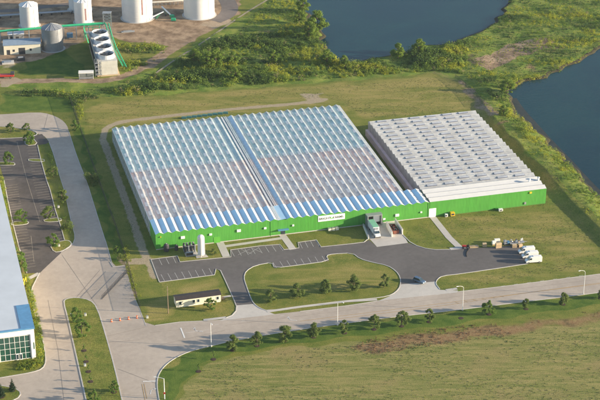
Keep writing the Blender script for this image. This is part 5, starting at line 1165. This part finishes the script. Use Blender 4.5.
scatter('weeds', LEFTM, .3, lambda n, r: (np.clip(1.2+n*1.6+r*.8, .3, 3.2), (n > -.2) | (r < .3)), 34, .26, M['leaf_marsh'], lambda n, r: np.where(r > .9, -1, np.clip(n*2.0+(r-.5)*.9, -.9, .7)))
scatter('bank_grass', STRIP2, .5, lambda n, r: (np.clip(.35+r*.5+n*.5, .15, 1.2), r < 2), 16, .2, M['leaf_marsh'], lambda n, r: np.where(r > .85, -1, np.clip(n*2+.1+(r-.5), -.8, .8)))
FLD = [[(190, 400), (205, 370), (240, 357), (300, 349), (360, 344), (470, 340), (600, 322), (640, 318), (640, 425), (190, 425)]]
scatter('field_weeds', FLD, .6, lambda n, r: (np.clip(.08+r*.2, .08, .3), (n*1.2+r) > .4), 9, .2, M['leaf_marsh'], lambda n, r: np.where(r > .55, -1, np.clip(n*2-.2, -.8, .3)))
RED = [[(350, 349), (372, 338), (420, 331), (480, 324), (560, 315), (640, 306), (640, 318), (560, 328), (500, 337), (440, 345), (400, 351), (366, 354)]]
M['leaf_dry'] = leaf_material('dry_brush', (.10, .06, .035), (.30, .19, .11))
scatter('dry_brush', RED, .8, lambda n, r: (np.clip(.2+r*.4+n*.4, .1, .9), (n*1.5+r) > .45), 14, .2, M['leaf_dry'], lambda n, r: r*0)
LAWN = [[(84, 112), (110, 102), (200, 95), (330, 86), (430, 78), (462, 84), (484, 110), (476, 112), (366, 118), (345, 103), (326, 97), (225, 107), (112, 120), (96, 130), (86, 128)], [(552, 196), (566, 204), (600, 236), (600, 266), (530, 276), (470, 288), (442, 290), (440, 280), (470, 276), (532, 267), (530, 240), (500, 242), (462, 246), (438, 219)], [(404, 234), (410, 224), (428, 220), (447, 242), (430, 247), (414, 243)], [(98, 140), (103, 136), (112, 160), (128, 205), (140, 245), (134, 246), (120, 205)]]
scatter('lawn_tufts', LAWN, .7, lambda n, r: (np.clip(.05+r*.14+n*.08, .05, .24), (n+r) > .25), 8, .2, M['leaf_marsh'], lambda n, r: np.where(r > .45, -1, np.clip(n*2-.2, -.7, .3)))
WD = [[(122, 246), (127, 246), (136, 284), (141, 300), (135, 300), (126, 268)], [(74, 98), (82, 98), (84, 118), (79, 122)]]
scatter('tall_grass', WD, .9, lambda n, r: (np.clip(.7+r*.8, .3, 2), r < 2), 20, .22, M['leaf_marsh'], lambda n, r: .3+r*.4)
HG = [[(31, 300), (34.5, 299), (41, 330), (44, 350), (43, 362), (38, 360), (36.5, 345), (34, 330), (31.5, 312)], [(18, 364), (30, 360), (43, 361), (42, 366), (34, 369), (20, 371), (14, 369)], [(0.5, 178), (3, 178), (8.5, 212), (7, 218), (4.5, 208)], [(5, 222), (9, 222), (14, 246), (11.5, 250)], [(22, 276), (27, 275), (34, 297), (31, 304), (27, 296)]]
scatter('hedge', HG, 2.2, lambda n, r: (np.clip(.7+r*.8, .3, 1.8), r < 2), 26, .24, M['leaf_marsh'], lambda n, r: (r > .55)*.7)
HG = [[(46, 150), (50, 150), (55, 165), (58, 178), (53, 172)], [(56, 186), (60, 185), (66, 205), (62, 206)], [(63, 214), (68, 212), (72, 234), (67, 236)]]
scatter('hedge', HG, .5, lambda n, r: (np.clip(.7+r*.9, .3, 1.8), r < 2), 26, .16, M['leaf_marsh'], lambda n, r: (r > .8)*.4)
# ------------------------------------------------------------------ LIGHT
SUN_EL = math.radians(11.8); SUN_AZ = math.radians(-5.8)     # direction towards the sun, from +X
sd = Vector((math.cos(SUN_AZ)*math.cos(SUN_EL), math.sin(SUN_AZ)*math.cos(SUN_EL), math.sin(SUN_EL)))
sl = bpy.data.lights.new('sun', 'SUN'); sl.energy = 5.0; sl.angle = math.radians(.55); sl.color = (1., .84, .62)
so = bpy.data.objects.new('sun', sl); C.objects.link(so); so.rotation_euler = sd.to_track_quat('Z', 'Y').to_euler(); so.location = (300, 500, 200)
w = bpy.data.worlds.new('World'); SC.world = w; w.use_nodes = True; nt = w.node_tree
sk = nt.nodes.new('ShaderNodeTexSky'); sk.sky_type = 'NISHITA'; sk.sun_disc = False; sk.sun_elevation = SUN_EL; sk.sun_rotation = math.pi/2-SUN_AZ
sk.altitude = 200; sk.air_density = 1.0; sk.dust_density = 1.0; sk.ozone_density = 1.5
bg = nt.nodes['Background']; bg.inputs['Strength'].default_value = .11; nt.links.new(sk.outputs[0], bg.inputs['Color'])
SC.view_settings.view_transform = 'Standard'; SC.view_settings.look = 'None'; SC.view_settings.exposure = 1.42; SC.view_settings.gamma = 1
SC.render.engine = 'CYCLES'; SC.cycles.max_bounces = 6; SC.cycles.transparent_max_bounces = 12

# ------------------------------------------------------------------ AIR
hz = B(); hz.box(-9500, 9500, -3200, 14500, -4, 306); ho = hz.obj('haze', None); ho['kind'] = 'stuff'
hm = bpy.data.materials.new('thin_haze'); hm.use_nodes = True; nt = hm.node_tree; nt.nodes.remove(nt.nodes['Principled BSDF'])
pvn = nt.nodes.new('ShaderNodeVolumePrincipled'); pvn.inputs['Density'].default_value = .00003; pvn.inputs['Color'].default_value = (.72, .86, 1, 1); pvn.inputs['Anisotropy'].default_value = .2
nt.links.new(pvn.outputs[0], nt.nodes['Material Output'].inputs['Volume']); ho.data.materials.append(hm)
